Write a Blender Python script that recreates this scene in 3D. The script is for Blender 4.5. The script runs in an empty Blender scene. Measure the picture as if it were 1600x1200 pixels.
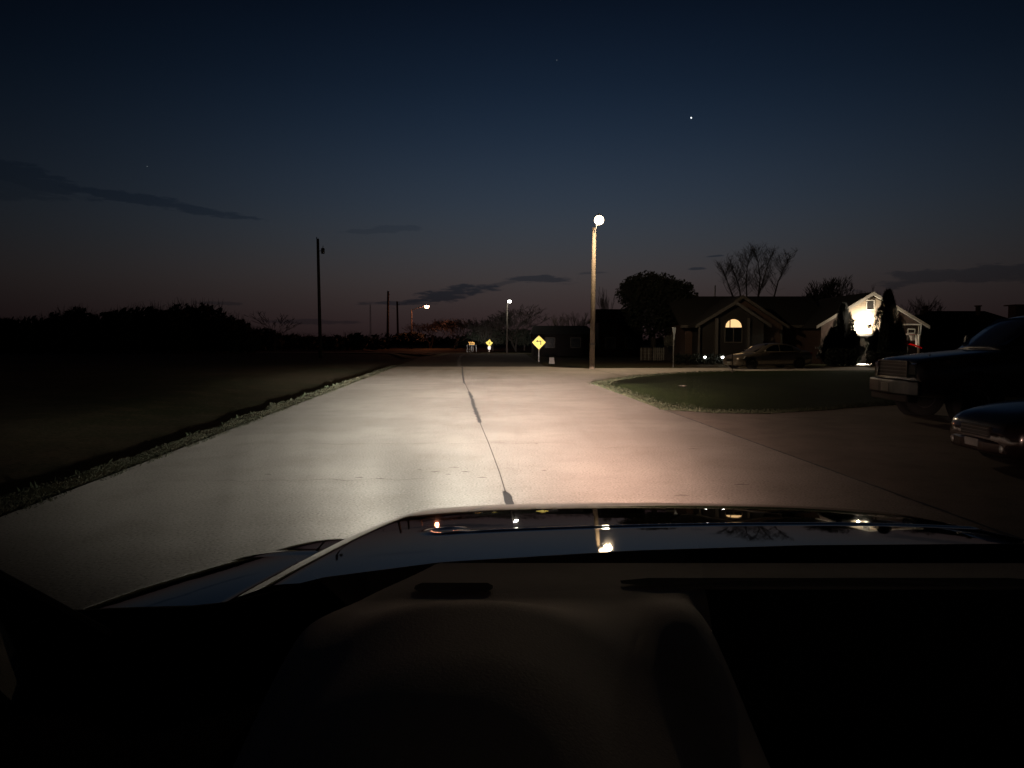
import bpy, math, random
from mathutils import Vector, Matrix
R = math.radians
random.seed(7)
scene = bpy.context.scene
COL = scene.collection

# ------------------------------------------------------------------ camera
CAM_H = 1.6
PITCH = math.atan(68 / 1200)
cam_d = bpy.data.cameras.new("camera")
cam_d.sensor_width = 36; cam_d.lens = 27; cam_d.clip_start = 0.02; cam_d.clip_end = 9000
cam = bpy.data.objects.new("camera", cam_d); COL.objects.link(cam)
cam.location = (0, 0, CAM_H); cam.rotation_euler = (R(90) - PITCH, 0, 0)
scene.camera = cam
scene.view_settings.view_transform = 'Standard'
scene.view_settings.look = 'None'
scene.view_settings.exposure = 0
scene.view_settings.gamma = 1
scene.cycles.use_denoising = True
scene.cycles.max_bounces = 6
scene.cycles.sample_clamp_indirect = 3

def at(px, py, Y):
    """world point at depth Y that shows at photo pixel px, py (1600 x 1200)"""
    cx, cy = (px - 800) / 1200, (600 - py) / 1200
    d = Vector((cx, math.cos(PITCH) + cy * math.sin(PITCH), cy * math.cos(PITCH) - math.sin(PITCH)))
    return Vector((0, 0, CAM_H)) + d * (Y / d.y)
def gp(px, py, z=0.0):
    cx, cy = (px - 800) / 1200, (600 - py) / 1200
    d = Vector((cx, math.cos(PITCH) + cy * math.sin(PITCH), cy * math.cos(PITCH) - math.sin(PITCH)))
    return Vector((0, 0, CAM_H)) + d * ((z - CAM_H) / d.z)

# ------------------------------------------------------------------ node helpers
class NT:
    def __init__(s, tree): s.t = tree
    def n(s, typ, **kw):
        x = s.t.nodes.new(typ)
        for k, v in kw.items(): setattr(x, k, v)
        return x
    def link(s, a, b): s.t.links.new(a, b)
    def m(s, op, a, b=None, c=None):
        x = s.t.nodes.new('ShaderNodeMath'); x.operation = op
        for i, v in enumerate((a, b, c)):
            if v is None: continue
            if isinstance(v, (int, float)): x.inputs[i].default_value = v
            else: s.t.links.new(v, x.inputs[i])
        return x.outputs[0]
    def gauss(s, x, mu, sg):
        q = s.m('DIVIDE', s.m('SUBTRACT', x, mu), sg)
        return s.m('EXPONENT', s.m('MULTIPLY', s.m('MULTIPLY', q, q), -1.0))
    def sstep(s, x, a, b):
        r = s.t.nodes.new('ShaderNodeMapRange'); r.interpolation_type = 'SMOOTHSTEP'
        s.t.links.new(x, r.inputs[0]); r.inputs[1].default_value = a; r.inputs[2].default_value = b
        r.inputs[3].default_value = 0; r.inputs[4].default_value = 1
        return r.outputs[0]
    def mixc(s, f, a, b, blend='MIX'):
        x = s.t.nodes.new('ShaderNodeMix'); x.data_type = 'RGBA'; x.blend_type = blend
        if isinstance(f, (int, float)): x.inputs[0].default_value = f
        else: s.t.links.new(f, x.inputs[0])
        for i, v in ((6, a), (7, b)):
            if isinstance(v, tuple): x.inputs[i].default_value = (*v[:3], 1)
            else: s.t.links.new(v, x.inputs[i])
        return x.outputs[2]
    def noise(s, vec, scale, detail=4, rough=.6, out=0):
        x = s.t.nodes.new('ShaderNodeTexNoise'); x.inputs['Scale'].default_value = scale
        x.inputs['Detail'].default_value = detail; x.inputs['Roughness'].default_value = rough
        if vec is not None: s.t.links.new(vec, x.inputs['Vector'])
        return x.outputs[out]
    def mapping(s, vec, scale=(1, 1, 1), loc=(0, 0, 0)):
        x = s.t.nodes.new('ShaderNodeMapping'); x.inputs['Scale'].default_value = scale; x.inputs['Location'].default_value = loc
        s.t.links.new(vec, x.inputs['Vector']); return x.outputs[0]

# ------------------------------------------------------------------ world: dusk sky after sunset
W = bpy.data.worlds.new("World"); scene.world = W; W.use_nodes = True
W.node_tree.nodes.clear(); T = NT(W.node_tree)
geo = T.n('ShaderNodeTexCoord')
sep = T.n('ShaderNodeSeparateXYZ'); T.link(geo.outputs['Generated'], sep.inputs[0])
X_, Y_, Z_ = sep.outputs
az = T.m('ARCTAN2', X_, Y_)                       # 0 = straight ahead, + to the right
el = T.m('ARCSINE', Z_)
def srgb(r, g, b):
    f = lambda c: ((c / 255 + .055) / 1.055) ** 2.4 if c > 10.3 else c / 255 / 12.92
    return (f(r), f(g), f(b))
ramp = T.n('ShaderNodeValToRGB'); ramp.color_ramp.interpolation = 'B_SPLINE'
T.link(T.m('DIVIDE', el, R(90)), ramp.inputs[0])
SKY = [(-.5, (8, 6, 6)), (-.02, (38, 27, 28)), (.8, (50, 37, 38)), (2.5, (58, 47, 47)), (4.5, (66, 59, 59)), (7.0, (60, 63, 69)),
       (10, (50, 60, 74)), (14, (34, 47, 65)), (18, (21, 34, 52)), (23, (10, 19, 34)), (28, (3, 7, 16)), (60, (2, 4, 10))]
cr = ramp.color_ramp
while len(cr.elements) > 1: cr.elements.remove(cr.elements[0])
for i, (e, c) in enumerate(SKY):
    el_ = cr.elements[0] if i == 0 else cr.elements.new(max(0, e / 90))
    el_.position = max(0, e / 90 + (0 if e > -.1 else 0)); el_.color = (*srgb(*c), 1)
# brighter where the sun went down, darker to both sides
azf = T.m('ADD', T.m('MULTIPLY', T.gauss(az, R(4), R(30)), .85), .10)
side = T.sstep(az, R(-8), R(-40))
col = T.mixc(1.0, ramp.outputs[0], (1, 1, 1), 'MULTIPLY')
# clouds: streaks in direction space, each with its own place, length and slope
cmb = T.n('ShaderNodeCombineXYZ'); T.link(az, cmb.inputs[0]); T.link(T.m('MULTIPLY', el, 5.0), cmb.inputs[1])
nz = T.noise(cmb.outputs[0], 9, 6, .62)
nzf = T.noise(cmb.outputs[0], 30, 5, .6)
tot = None
# photo px -> az, el ; (cx, cy, half length px, half height px, slope, strength)
CL = [(690, 463, 82, 11, -.17, 1.0), (640, 474, 60, 4, -.02, .8), (840, 437, 55, 6, .04, .8), (775, 446, 40, 4, -.2, .5),
      (600, 362, 60, 6, -.05, .3), (250, 321, 180, 8, .11, .6), (60, 285, 110, 17, .14, .5), (20, 300, 90, 22, .1, .35),
      (1112, 402, 26, 2.2, -.05, .8), (1086, 421, 16, 2, -.05, .8),
      (1500, 432, 150, 15, -.03, .6), (1590, 428, 120, 14, 0, .5), (500, 503, 70, 4, .0, .55), (345, 474, 40, 3, .02, .5), (935, 427, 22, 2, -.05, .5)]
for cx, cy, a, b, sl, st in CL:
    a0 = math.atan((cx - 800) / 1200); e0 = (532 - cy) / 1200 * math.cos(a0)
    aw, ew = a / 1200 * math.cos(a0) ** 2, b / 1200 * math.cos(a0)
    da = T.m('SUBTRACT', az, a0)
    de = T.m('SUBTRACT', T.m('SUBTRACT', el, e0), T.m('MULTIPLY', da, -sl))
    qa = T.m('DIVIDE', da, aw); qe = T.m('DIVIDE', de, ew)
    d = T.m('SQRT', T.m('ADD', T.m('MULTIPLY', qa, qa), T.m('MULTIPLY', qe, qe)))
    dd = T.m('ADD', d, T.m('ADD', T.m('MULTIPLY', T.m('SUBTRACT', nz, .5), 3.4), T.m('MULTIPLY', T.m('SUBTRACT', nzf, .5), 2.2)))
    g = T.m('MULTIPLY', T.sstep(dd, 1.05, .6), st)
    tot = g if tot is None else T.m('MAXIMUM', tot, g)
cloud = T.mixc(1.0, col, (.36, .46, .58), 'MULTIPLY')
col = T.mixc(tot, col, cloud)
bg = T.n('ShaderNodeBackground'); T.link(col, bg.inputs[0]); T.link(azf, bg.inputs[1])
wo = T.n('ShaderNodeOutputWorld'); T.link(bg.outputs[0], wo.inputs[0])

# ------------------------------------------------------------------ headlamps of the car we sit in (low beam)
HEAD_K = 5.2
def headlamp(name, loc, color, k, u0, su, stray, gap, broad, ub, sb_):
    L = bpy.data.lights.new(name, 'SPOT'); L.energy = 5000.0; L.spot_size = R(165); L.spot_blend = 0.05; L.shadow_soft_size = .05
    L.use_nodes = True; T = NT(L.node_tree)
    em = [n for n in L.node_tree.nodes if n.type == 'EMISSION'][0]
    em.inputs[0].default_value = (*color, 1)
    tc = T.n('ShaderNodeTexCoord'); sp = T.n('ShaderNodeSeparateXYZ'); T.link(tc.outputs['Normal'], sp.inputs[0])
    u = T.m('MULTIPLY', T.m('DIVIDE', sp.outputs[0], sp.outputs[2]), -1.0)
    v = T.m('DIVIDE', sp.outputs[1], sp.outputs[2])
    vc = T.m('MAXIMUM', v, .012)
    E = T.m('POWER', T.m('SUBTRACT', 1.0, T.m('EXPONENT', T.m('DIVIDE', vc, -.055))), 1.4)
    # the ground right before the bumper gets less
    E = T.m('MULTIPLY', E, T.m('ADD', .40, T.m('MULTIPLY', .60, T.sstep(vc, .50, .15))))
    S = T.m('DIVIDE', T.m('MULTIPLY', E, k), T.m('MULTIPLY', vc, T.m('MULTIPLY', vc, vc)))
    g = T.m('ADD', T.gauss(u, u0, su), T.m('MULTIPLY', T.m('MULTIPLY', T.gauss(u, ub, sb_), T.sstep(vc, .03, .09)), broad))
    S = T.m('MULTIPLY', S, g)
    cb = T.n('ShaderNodeCombineXYZ'); T.link(T.m('DIVIDE', u, T.m('ADD', vc, .35)), cb.inputs[0]); T.link(T.m('MULTIPLY', T.m('LOGARITHM', vc, 2.718), .05), cb.inputs[1])
    S = T.m('MULTIPLY', S, T.m('ADD', .74, T.m('MULTIPLY', .52, T.noise(cb.outputs[0], 8.0, 3, .5))))
    S = T.m('MULTIPLY', S, T.sstep(v, .016, .036))
    if gap:
        gg = T.m('MULTIPLY', T.m('MULTIPLY', T.gauss(u, gap[0], gap[1]), T.sstep(v, .05, .14)), gap[2])
        S = T.m('MULTIPLY', S, T.m('SUBTRACT', 1.0, gg))
    # weak light above the cut-off, straight ahead only
    up = T.m('MULTIPLY', T.m('MULTIPLY', T.gauss(u, .02, .05), T.gauss(v, 0.0, .06)), stray)
    hot = T.m('MULTIPLY', T.m('MULTIPLY', T.gauss(u, -.04, .022), T.gauss(v, 0.0, .02)), stray * 2.6)
    S = T.m('ADD', S, T.m('MULTIPLY', T.m('ADD', up, hot), T.sstep(v, .036, .016)))
    T.link(T.m('DIVIDE', S, 5000.0), em.inputs[1])
    o = bpy.data.objects.new(name, L); COL.objects.link(o); o.location = loc; o.rotation_euler = (R(90), 0, 0)
    return o
hl1 = headlamp("headlight_beam", (-.37, 2.38, .85), (1.0, .94, .84), 84.0, -.075, .20, 130000, (-.125, .055, .5), .12, -.40, .46)
hl2 = headlamp("headlight_beam", (1.03, 2.38, .85), (1.0, .63, .50), 76.0, -.005, .185, 70000, None, .055, .15, .35)

# ------------------------------------------------------------------ materials
def bsdf(name):
    m = bpy.data.materials.new(name); m.use_nodes = True
    return m, NT(m.node_tree), m.node_tree.nodes['Principled BSDF']
def mat(name, c, rough=.6, metal=0, c2=None, scale=6, bump=0, bscale=30, emit=None, es=0, spec=.5, coat=0, detail=5):
    m, T, b = bsdf(name)
    b.inputs['Roughness'].default_value = rough; b.inputs['Metallic'].default_value = metal
    b.inputs['Specular IOR Level'].default_value = spec; b.inputs['Coat Weight'].default_value = coat
    b.inputs['Base Color'].default_value = (*c, 1)
    if c2 is None: c2 = tuple(min(1, x * .72) for x in c)
    tc = T.n('ShaderNodeTexCoord')
    f = T.noise(tc.outputs['Object'], scale, detail, .65)
    T.link(T.mixc(T.sstep(f, .32, .68), c2, c), b.inputs['Base Color'])
    if bump:
        bp = T.n('ShaderNodeBump'); bp.inputs['Strength'].default_value = bump; bp.inputs['Distance'].default_value = .02
        T.link(T.noise(tc.outputs['Object'], bscale, 4), bp.inputs['Height']); T.link(bp.outputs[0], b.inputs['Normal'])
    if emit: b.inputs['Emission Color'].default_value = (*emit, 1); b.inputs['Emission Strength'].default_value = es
    return m
def ground_mat(name, ca, cb, cc, s1, s2, bump, bs, dist=.02, speck=None, rough=.9, streak=None):
    m, T, b = bsdf(name)
    b.inputs['Roughness'].default_value = rough; b.inputs['Specular IOR Level'].default_value = .04
    tc = T.n('ShaderNodeTexCoord'); P = tc.outputs['Object']
    c = T.mixc(T.sstep(T.noise(P, s1, 4), .35, .65), ca, cb)
    c = T.mixc(T.m('MULTIPLY', T.sstep(T.noise(P, s2, 5, .7), .45, .75), .6), c, cc)
    if streak:
        st = T.noise(T.mapping(P, (streak, streak * .06, 1)), 1.0, 5, .65)
        c = T.mixc(T.m('MULTIPLY', T.sstep(st, .5, .8), .22), c, tuple(x * .55 for x in ca))
    if speck:
        n = T.noise(P, speck, 2, .5)
        c = T.mixc(T.m('MULTIPLY', T.sstep(n, .54, .70), .55), c, tuple(x * .30 for x in ca))
        c = T.mixc(T.m('MULTIPLY', T.sstep(n, .46, .3), .55), c, tuple(min(1, x * 1.6) for x in ca))
    T.link(c, b.inputs['Base Color'])
    bp = T.n('ShaderNodeBump'); bp.inputs['Strength'].default_value = bump; bp.inputs['Distance'].default_value = dist
    T.link(T.noise(P, bs, 6, .7), bp.inputs['Height']); T.link(bp.outputs[0], b.inputs['Normal'])
    return m
M = {}
M['concrete'] = ground_mat('concrete', (.30, .28, .255), (.37, .345, .315), (.26, .24, .215), .3, 1.3, .5, 70, .005, speck=42, streak=1.8)
M['driveway'] = ground_mat('driveway_concrete', (.30, .26, .23), (.25, .22, .195), (.20, .17, .15), .5, 2.0, .3, 50, .005, speck=80)
M['asphalt'] = ground_mat('asphalt', (.07, .066, .06), (.09, .083, .075), (.05, .047, .043), .4, 3, .4, 60, .006, speck=60)
M['grass_ground'] = ground_mat('grass_ground', (.048, .038, .024), (.026, .030, .014), (.095, .062, .040), .12, .9, .8, 30, .03, speck=14)
M['lawn'] = ground_mat('lawn_turf', (.016, .026, .007), (.011, .020, .005), (.022, .024, .010), .3, 2.5, 1.0, 25, .06, speck=30)
M['verge'] = ground_mat('gravel_verge', (.22, .19, .13), (.16, .15, .09), (.3, .26, .2), .8, 4, .6, 30, .02, speck=40)
M['tar'] = mat('tar', (.045, .045, .048), .6, scale=20)
M['seam'] = mat('seam', (.10, .085, .075), .9, scale=10)
M['stain'] = mat('dark_stain', (.10, .085, .075), .9, scale=10)
def grass_blade_mat(name, a, b_, cc):
    m, T, b = bsdf(name); b.inputs['Roughness'].default_value = .8; b.inputs['Specular IOR Level'].default_value = .2
    tc = T.n('ShaderNodeTexCoord')
    c = T.mixc(T.sstep(T.noise(tc.outputs['Object'], 3.0, 4), .35, .65), a, b_)
    c = T.mixc(T.sstep(T.noise(tc.outputs['Object'], 25.0, 2), .5, .7), c, cc)
    T.link(c, b.inputs['Base Color']); return m
M['blade'] = grass_blade_mat('grass_blades', (.020, .020, .011), (.010, .012, .006), (.05, .042, .029))
M['blade_g'] = grass_blade_mat('lawn_blades', (.010, .014, .006), (.007, .011, .004), (.030, .028, .018))
M['bark'] = mat('bark', (.045, .036, .03), .9, scale=8, bump=.5)
M['bark_d'] = mat('dark_bark', (.022, .018, .016), .9, scale=8)
M['leaf'] = mat('dark_foliage', (.010, .014, .007), .9, c2=(.005, .007, .004), scale=2)
M['leaf2'] = mat('evergreen_foliage', (.008, .012, .006), .9, c2=(.004, .006, .003), scale=3)
M['leaf3'] = mat('pale_blossom', (.30, .30, .28), .8, c2=(.12, .12, .10), scale=4)
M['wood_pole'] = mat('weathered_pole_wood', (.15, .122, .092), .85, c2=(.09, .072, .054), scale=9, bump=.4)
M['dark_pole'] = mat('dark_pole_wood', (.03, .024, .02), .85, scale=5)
M['steel'] = mat('galvanised_steel', (.30, .30, .30), .45, .6)
M['dark_metal'] = mat('dark_metal', (.05, .05, .05), .5, .4)
M['roof'] = mat('roof_shingles', (.020, .018, .017), .95, c2=(.010, .009, .009), scale=14, bump=.5)
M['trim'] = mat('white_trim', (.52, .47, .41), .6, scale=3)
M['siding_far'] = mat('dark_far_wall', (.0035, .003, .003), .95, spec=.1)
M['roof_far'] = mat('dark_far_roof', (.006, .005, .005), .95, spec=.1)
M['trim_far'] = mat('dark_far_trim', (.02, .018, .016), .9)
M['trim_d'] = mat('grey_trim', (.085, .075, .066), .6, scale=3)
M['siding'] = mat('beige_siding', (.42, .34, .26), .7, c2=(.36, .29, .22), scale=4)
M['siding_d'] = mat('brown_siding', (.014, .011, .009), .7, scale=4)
def brick_mat():
    m, T, b = bsdf('brick'); b.inputs['Roughness'].default_value = .9
    tc = T.n('ShaderNodeTexCoord'); x = T.n('ShaderNodeTexBrick')
    mp = T.n('ShaderNodeMapping'); mp.inputs['Rotation'].default_value = (R(90), 0, 0); T.link(tc.outputs['Object'], mp.inputs[0])
    T.link(mp.outputs[0], x.inputs['Vector']); x.inputs['Scale'].default_value = 4.0
    x.inputs['Color1'].default_value = (.060, .030, .022, 1); x.inputs['Color2'].default_value = (.042, .022, .016, 1); x.inputs['Mortar'].default_value = (.08, .068, .056, 1)
    x.inputs['Mortar Size'].default_value = .012
    T.link(x.outputs[0], b.inputs['Base Color']); return m
M['brick'] = brick_mat()
M['glass_dark'] = mat('dark_window_glass', (.01, .012, .014), .05, spec=.8)
M['car_glass'] = mat('tinted_car_glass', (.006, .008, .010), .04, spec=.8)
M['garage_door'] = mat('garage_door_paint', (.035, .03, .025), .6, scale=3)
M['fence'] = mat('fence_paint', (.16, .15, .14), .7, scale=6)
M['fence_d'] = mat('weathered_fence', (.07, .055, .045), .8, scale=6)
M['sign_y'] = mat('yellow_reflective_sheeting', (.95, .84, .12), .5, c2=(.93, .82, .11), scale=2)
M['sign_o'] = mat('amber_reflective_sheeting', (.95, .50, .06), .5, c2=(.9, .46, .05), scale=2)
M['sign_w'] = mat('white_reflective_sheeting', (.88, .88, .86), .5, c2=(.84, .84, .82), scale=2)
M['sign_b'] = mat('black_sign_ink', (.02, .015, .012), .6)
M['sign_back'] = mat('sign_back_aluminium', (.42, .42, .40), .5, .3)
def trans_mat(name, c):
    m = bpy.data.materials.new(name); m.use_nodes = True; T = NT(m.node_tree); m.node_tree.nodes.clear()
    a = T.n('ShaderNodeBsdfDiffuse'); b = T.n('ShaderNodeBsdfTranslucent'); x = T.n('ShaderNodeMixShader'); o = T.n('ShaderNodeOutputMaterial')
    a.inputs[0].default_value = b.inputs[0].default_value = (*c, 1); x.inputs[0].default_value = .55
    T.link(a.outputs[0], x.inputs[1]); T.link(b.outputs[0], x.inputs[2]); T.link(x.outputs[0], o.inputs[0]); return m
M['white_film'] = trans_mat('white_board_film', (.95, .93, .90))
M['red_film'] = trans_mat('red_plastic_sheet', (.85, .05, .06))
M['red'] = mat('red_plastic', (.60, .03, .04), .4)
M['white'] = mat('white_paint', (.85, .84, .82), .4, c2=(.8, .79, .77))
M['net'] = mat('white_net', (.7, .68, .66), .8)
M['rubber'] = mat('tyre_rubber', (.018, .018, .018), .85)
M['rim'] = mat('alloy', (.32, .32, .33), .35, .8)
M['chrome'] = mat('dulled_chrome', (.09, .09, .09), .3, 1.0, c2=(.05, .05, .05), scale=4)
M['matt_black'] = mat('matt_black', (.004, .004, .004), 1, spec=.05)
M['black_plastic'] = mat('black_plastic', (.012, .012, .012), .5)
M['plate'] = mat('licence_plate', (.25, .25, .24), .5)
M['lens'] = mat('headlamp_lens', (.65, .65, .62), .08, .7)
M['tail'] = mat('tail_lens', (.25, .01, .01), .15)
def paint(name, c, c2, rough=.12, metal=.6):
    return mat(name, c, rough, metal, c2=c2, scale=3, coat=.6)
M['truck'] = paint('dark_grey_paint', (.075, .072, .072), (.065, .062, .062), .22, .5)
M['sedan'] = paint('dark_maroon_paint', (.022, .012, .011), (.018, .010, .009), .2, .3)
M['silver'] = paint('champagne_paint', (.17, .145, .12), (.15, .13, .11), .28)
def emit(name, c, s):
    m, T, b = bsdf(name); b.inputs['Base Color'].default_value = (.02, .02, .02, 1)
    b.inputs['Emission Color'].default_value = (*c, 1); b.inputs['Emission Strength'].default_value = s; return m
M['lamp_warm'] = emit('glowing_warm_glass', (1, .74, .46), 14)
M['lamp_orange'] = emit('glowing_orange_glass', (1, .42, .22), 40)
M['lamp_white'] = emit('glowing_white_glass', (1, .95, .88), 30)
M['win_lit'] = emit('lit_window', (1, .60, .27), 1.35)
M['star'] = emit('starlight', (.9, .95, 1), 2.2)
M['star_f'] = emit('faint_starlight', (.8, .9, 1), .14)

# ------------------------------------------------------------------ mesh helpers
class MB:
    def __init__(s): s.v = []; s.f = []; s.mi = []; s.mats = []
    def add(s, vs, fs):
        k = len(s.v); s.v += [tuple(p) for p in vs]; s.f += [tuple(i + k for i in f) for f in fs]; return s
    def box(s, x0, x1, y0, y1, z0, z1):
        v = [(x, y, z) for z in (z0, z1) for y in (y0, y1) for x in (x0, x1)]
        return s.add(v, [(0, 2, 3, 1), (4, 5, 7, 6), (0, 1, 5, 4), (2, 6, 7, 3), (0, 4, 6, 2), (1, 3, 7, 5)])
    def prism(s, poly, d, axis='y', a0=0):
        """poly: list of (a, b); extruded along axis from a0 to a0 + d"""
        n = len(poly)
        def P(a, b, t): return {'y': (a, t, b), 'x': (t, a, b), 'z': (a, b, t)}[axis]
        v = [P(a, b, a0) for a, b in poly] + [P(a, b, a0 + d) for a, b in poly]
        f = [tuple(range(n))[::-1], tuple(range(n, 2 * n))] + [(i, (i + 1) % n, n + (i + 1) % n, n + i) for i in range(n)]
        return s.add(v, f)
    def tube(s, pts, rad, n=8, cap=True):
        pts = [Vector(p) for p in pts]
        if isinstance(rad, (int, float)): rad = [rad] * len(pts)
        rings = []
        for i, p in enumerate(pts):
            d = (pts[min(i + 1, len(pts) - 1)] - pts[max(i - 1, 0)])
            d = d.normalized() if d.length > 1e-9 else Vector((0, 0, 1))
            a = d.cross(Vector((0, 0, 1)) if abs(d.z) < .9 else Vector((1, 0, 0))).normalized(); b = d.cross(a)
            rings.append([p + (a * math.cos(2 * math.pi * k / n) + b * math.sin(2 * math.pi * k / n)) * rad[i] for k in range(n)])
        v = [q for r in rings for q in r]; f = []
        for i in range(len(pts) - 1):
            for k in range(n):
                f.append((i * n + k, i * n + (k + 1) % n, (i + 1) * n + (k + 1) % n, (i + 1) * n + k))
        if cap: f += [tuple(range(n))[::-1], tuple(range((len(pts) - 1) * n, len(pts) * n))]
        return s.add(v, f)
    def lathe(s, prof, c=(0, 0, 0), n=20, axis='z'):
        v = []; f = []
        for r, h in prof:
            for k in range(n):
                a = 2 * math.pi * k / n; x, y = r * math.cos(a), r * math.sin(a)
                p = (x, y, h) if axis == 'z' else (x, h, y) if axis == 'y' else (h, x, y)
                v.append((p[0] + c[0], p[1] + c[1], p[2] + c[2]))
        for i in range(len(prof) - 1):
            for k in range(n):
                f.append((i * n + k, i * n + (k + 1) % n, (i + 1) * n + (k + 1) % n, (i + 1) * n + k))
        return s.add(v, f)
    def loft(s, secs, cap=True):
        n = len(secs[0]); v = [p for q in secs for p in q]; f = []
        for i in range(len(secs) - 1):
            for k in range(n):
                f.append((i * n + k, i * n + (k + 1) % n, (i + 1) * n + (k + 1) % n, (i + 1) * n + k))
        if cap: f += [tuple(range(n))[::-1], tuple(range((len(secs) - 1) * n, len(secs) * n))]
        return s.add(v, f)
    def grid(s, rows):
        n = len(rows[0]); v = [p for r in rows for p in r]
        return s.add(v, [(i * n + k, i * n + k + 1, (i + 1) * n + k + 1, (i + 1) * n + k) for i in range(len(rows) - 1) for k in range(n - 1)])
    def build(s, name, m, parent=None, smooth=False, loc=None, bevel=0, mx=None):
        me = bpy.data.meshes.new(name)
        vs = s.v if mx is None else [tuple(mx @ Vector(p)) for p in s.v]
        me.from_pydata(vs, [], s.f); me.update()
        me.materials.append(M[m] if isinstance(m, str) else m)
        if smooth: me.polygons.foreach_set('use_smooth', [True] * len(me.polygons))
        o = bpy.data.objects.new(name, me); COL.objects.link(o)
        if parent: o.parent = parent
        if loc is not None: o.location = loc
        if bevel:
            b = o.modifiers.new('bevel', 'BEVEL'); b.width = bevel; b.segments = 2; b.limit_method = 'ANGLE'
        return o
def tag(o, label=None, cat=None, group=None, kind=None):
    if label: o['label'] = label
    if cat: o['category'] = cat
    if group: o['group'] = group
    if kind: o['kind'] = kind
    return o
def thing(name, loc, label, cat, group=None, rz=0):
    o = bpy.data.objects.new(name, None); COL.objects.link(o); o.location = loc; o.rotation_euler = (0, 0, rz)
    o.empty_display_size = .2
    return tag(o, label, cat, group)
def lamp_light(name, loc, energy, color, radius=.12, parent=None, spot=None, rot=None, blend=.5):
    L = bpy.data.lights.new(name, 'SPOT' if spot else 'POINT'); L.energy = energy; L.color = color; L.shadow_soft_size = radius
    if spot: L.spot_size = R(spot); L.spot_blend = blend
    o = bpy.data.objects.new(name, L); COL.objects.link(o); o.location = loc
    if rot: o.rotation_euler = rot
    if parent: o.parent = parent
    return o

# ------------------------------------------------------------------ ground
def LX(Y): return -4.65 - .062 * (min(Y, 120) - 7)
def RX(Y): return 4.05 - .050 * (min(Y, 120) - 7)
def sm(x, a, b):
    t = max(0, min(1, (x - a) / (b - a))); return t * t * (3 - 2 * t)
rg = random.Random(3)
_h = [(rg.uniform(0, 6.28), rg.uniform(.2, 1.6), rg.uniform(0, 6.28)) for _ in range(14)]
def wob(x, y):
    return sum(math.sin(x * k * math.cos(a) + y * k * math.sin(a) + p) for a, k, p in _h) / 14
def gz(x, y):
    if y > 130 or y < -15: return -.05
    d = LX(y) - x
    if d > 0:
        z = -.03 - .24 * sm(d, .50 + .35 * wob(0, y * 2.3), .92 + .35 * wob(0, y * 2.3)) + .20 * sm(d, 1.9, 5.5)
        z += .05 * wob(x, y) * sm(d, 1.5, 4) + .30 * sm(d, 8, 40) * (1 - sm(y, 60, 120))
        return z
    e = x - RX(y)
    if e > 0:
        inside = sm(e, .0, .8) * sm(y, 18.5, 20.5) * (1 - sm(y, 24 + max(0, min(e, 9)) * 1.2, 27 + max(0, min(e, 9)) * 1.3)) 
        return -.03 + .10 * inside * sm(e, .3, 4) * (.6 + .4 * wob(x, y))
    return -.03
ys = [-30, -10, 0]
y = 1.0
while y < 3000: ys.append(y); y += max(.30, y * .018)
ys.append(6000)
ds = []
t = -6
ts = [-.3 + .0]
offs = [-4000, -1500, -700, -350, -200, -120, -80, -60, -45, -35, -28, -22, -18, -15, -12, -10, -8.5, -7.5, -6.8, -6.2, -5.7, -5.2, -4.8, -4.4, -4, -3.7, -3.4, -3.1, -2.8, -2.5, -2.2, -2, -1.8, -1.6, -1.45, -1.3, -1.2, -1.1, -1.0, -.9, -.8, -.7, -.6, -.5, -.4, -.3, -.2, -.1, .1]
offr = [-.1, .1, .4, .8, 1.3, 2, 3, 4, 5, 6, 8, 10, 13, 17, 22, 30, 45, 70, 120, 250, 600, 1500, 4000]
rows = []
for y in ys:
    r = [(LX(y) + o, y, gz(LX(y) + o, y)) for o in offs] + [(0.5 * (LX(y) + RX(y)), y, -.03)] + [(RX(y) + o, y, gz(RX(y) + o, y)) for o in offr]
    rows.append(r)
tag(MB().grid(rows).build('ground', 'grass_ground', smooth=True), 'dark grassy ground running out to the horizon', kind='structure')

def sheet(name, pts, z, m, label=None):
    o = MB().add([(x, y, z) for x, y in pts], [tuple(range(len(pts)))]).build(name, m)
    return tag(o, label, kind='structure')
YC = 47.0
sheet('road', [(LX(-12), -12), (RX(-12), -12), (RX(YC), YC), (LX(YC), YC)], 0, 'concrete', 'pale concrete road lit by the headlights')
cx = lambda Y: -.03 - .079 * (Y - 7.6)
sheet('asphalt_road', [(LX(YC), YC), (RX(YC), YC), (RX(97) + 2, 97), (LX(97), 97)], 0, 'asphalt', 'dark asphalt road beyond the concrete slab')
# driveway apron at the right
dw = [(RX(-6), -6), (30, -6), (30, 21), (14, 20.2), (11, 19.6), (8.9, 18.7), (7.1, 17.5), (5.6, 16.7), (4.5, 16.8), (RX(17.6), 17.6)]
sheet('driveway', dw, 0.002, 'driveway', 'dim concrete driveway apron right of the road')
# side street
ss = [(RX(28.0), 28.0), (3.6, 29.6), (4.4, 31.6), (5.6, 34.2), (7.4, 36.8), (10, 39.0), (13, 40.2), (18, 41), (34, 42), (34, 47.5), (20, 46.5), (12, 45), (4.6, 44.4), (3.3, 44.9), (RX(YC), YC)]
sheet('side_street', ss, 0.002, 'concrete', 'concrete side street lit by the street lamp')
sheet('crossing_street', [(-60, 106), (-26, 99), (-10, 95), (5, 93), (22, 88), (24, 94), (6, 100), (-9, 104), (-26, 108), (-60, 118)], .004, 'verge', 'far pale street crossing beyond the road end')
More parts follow.
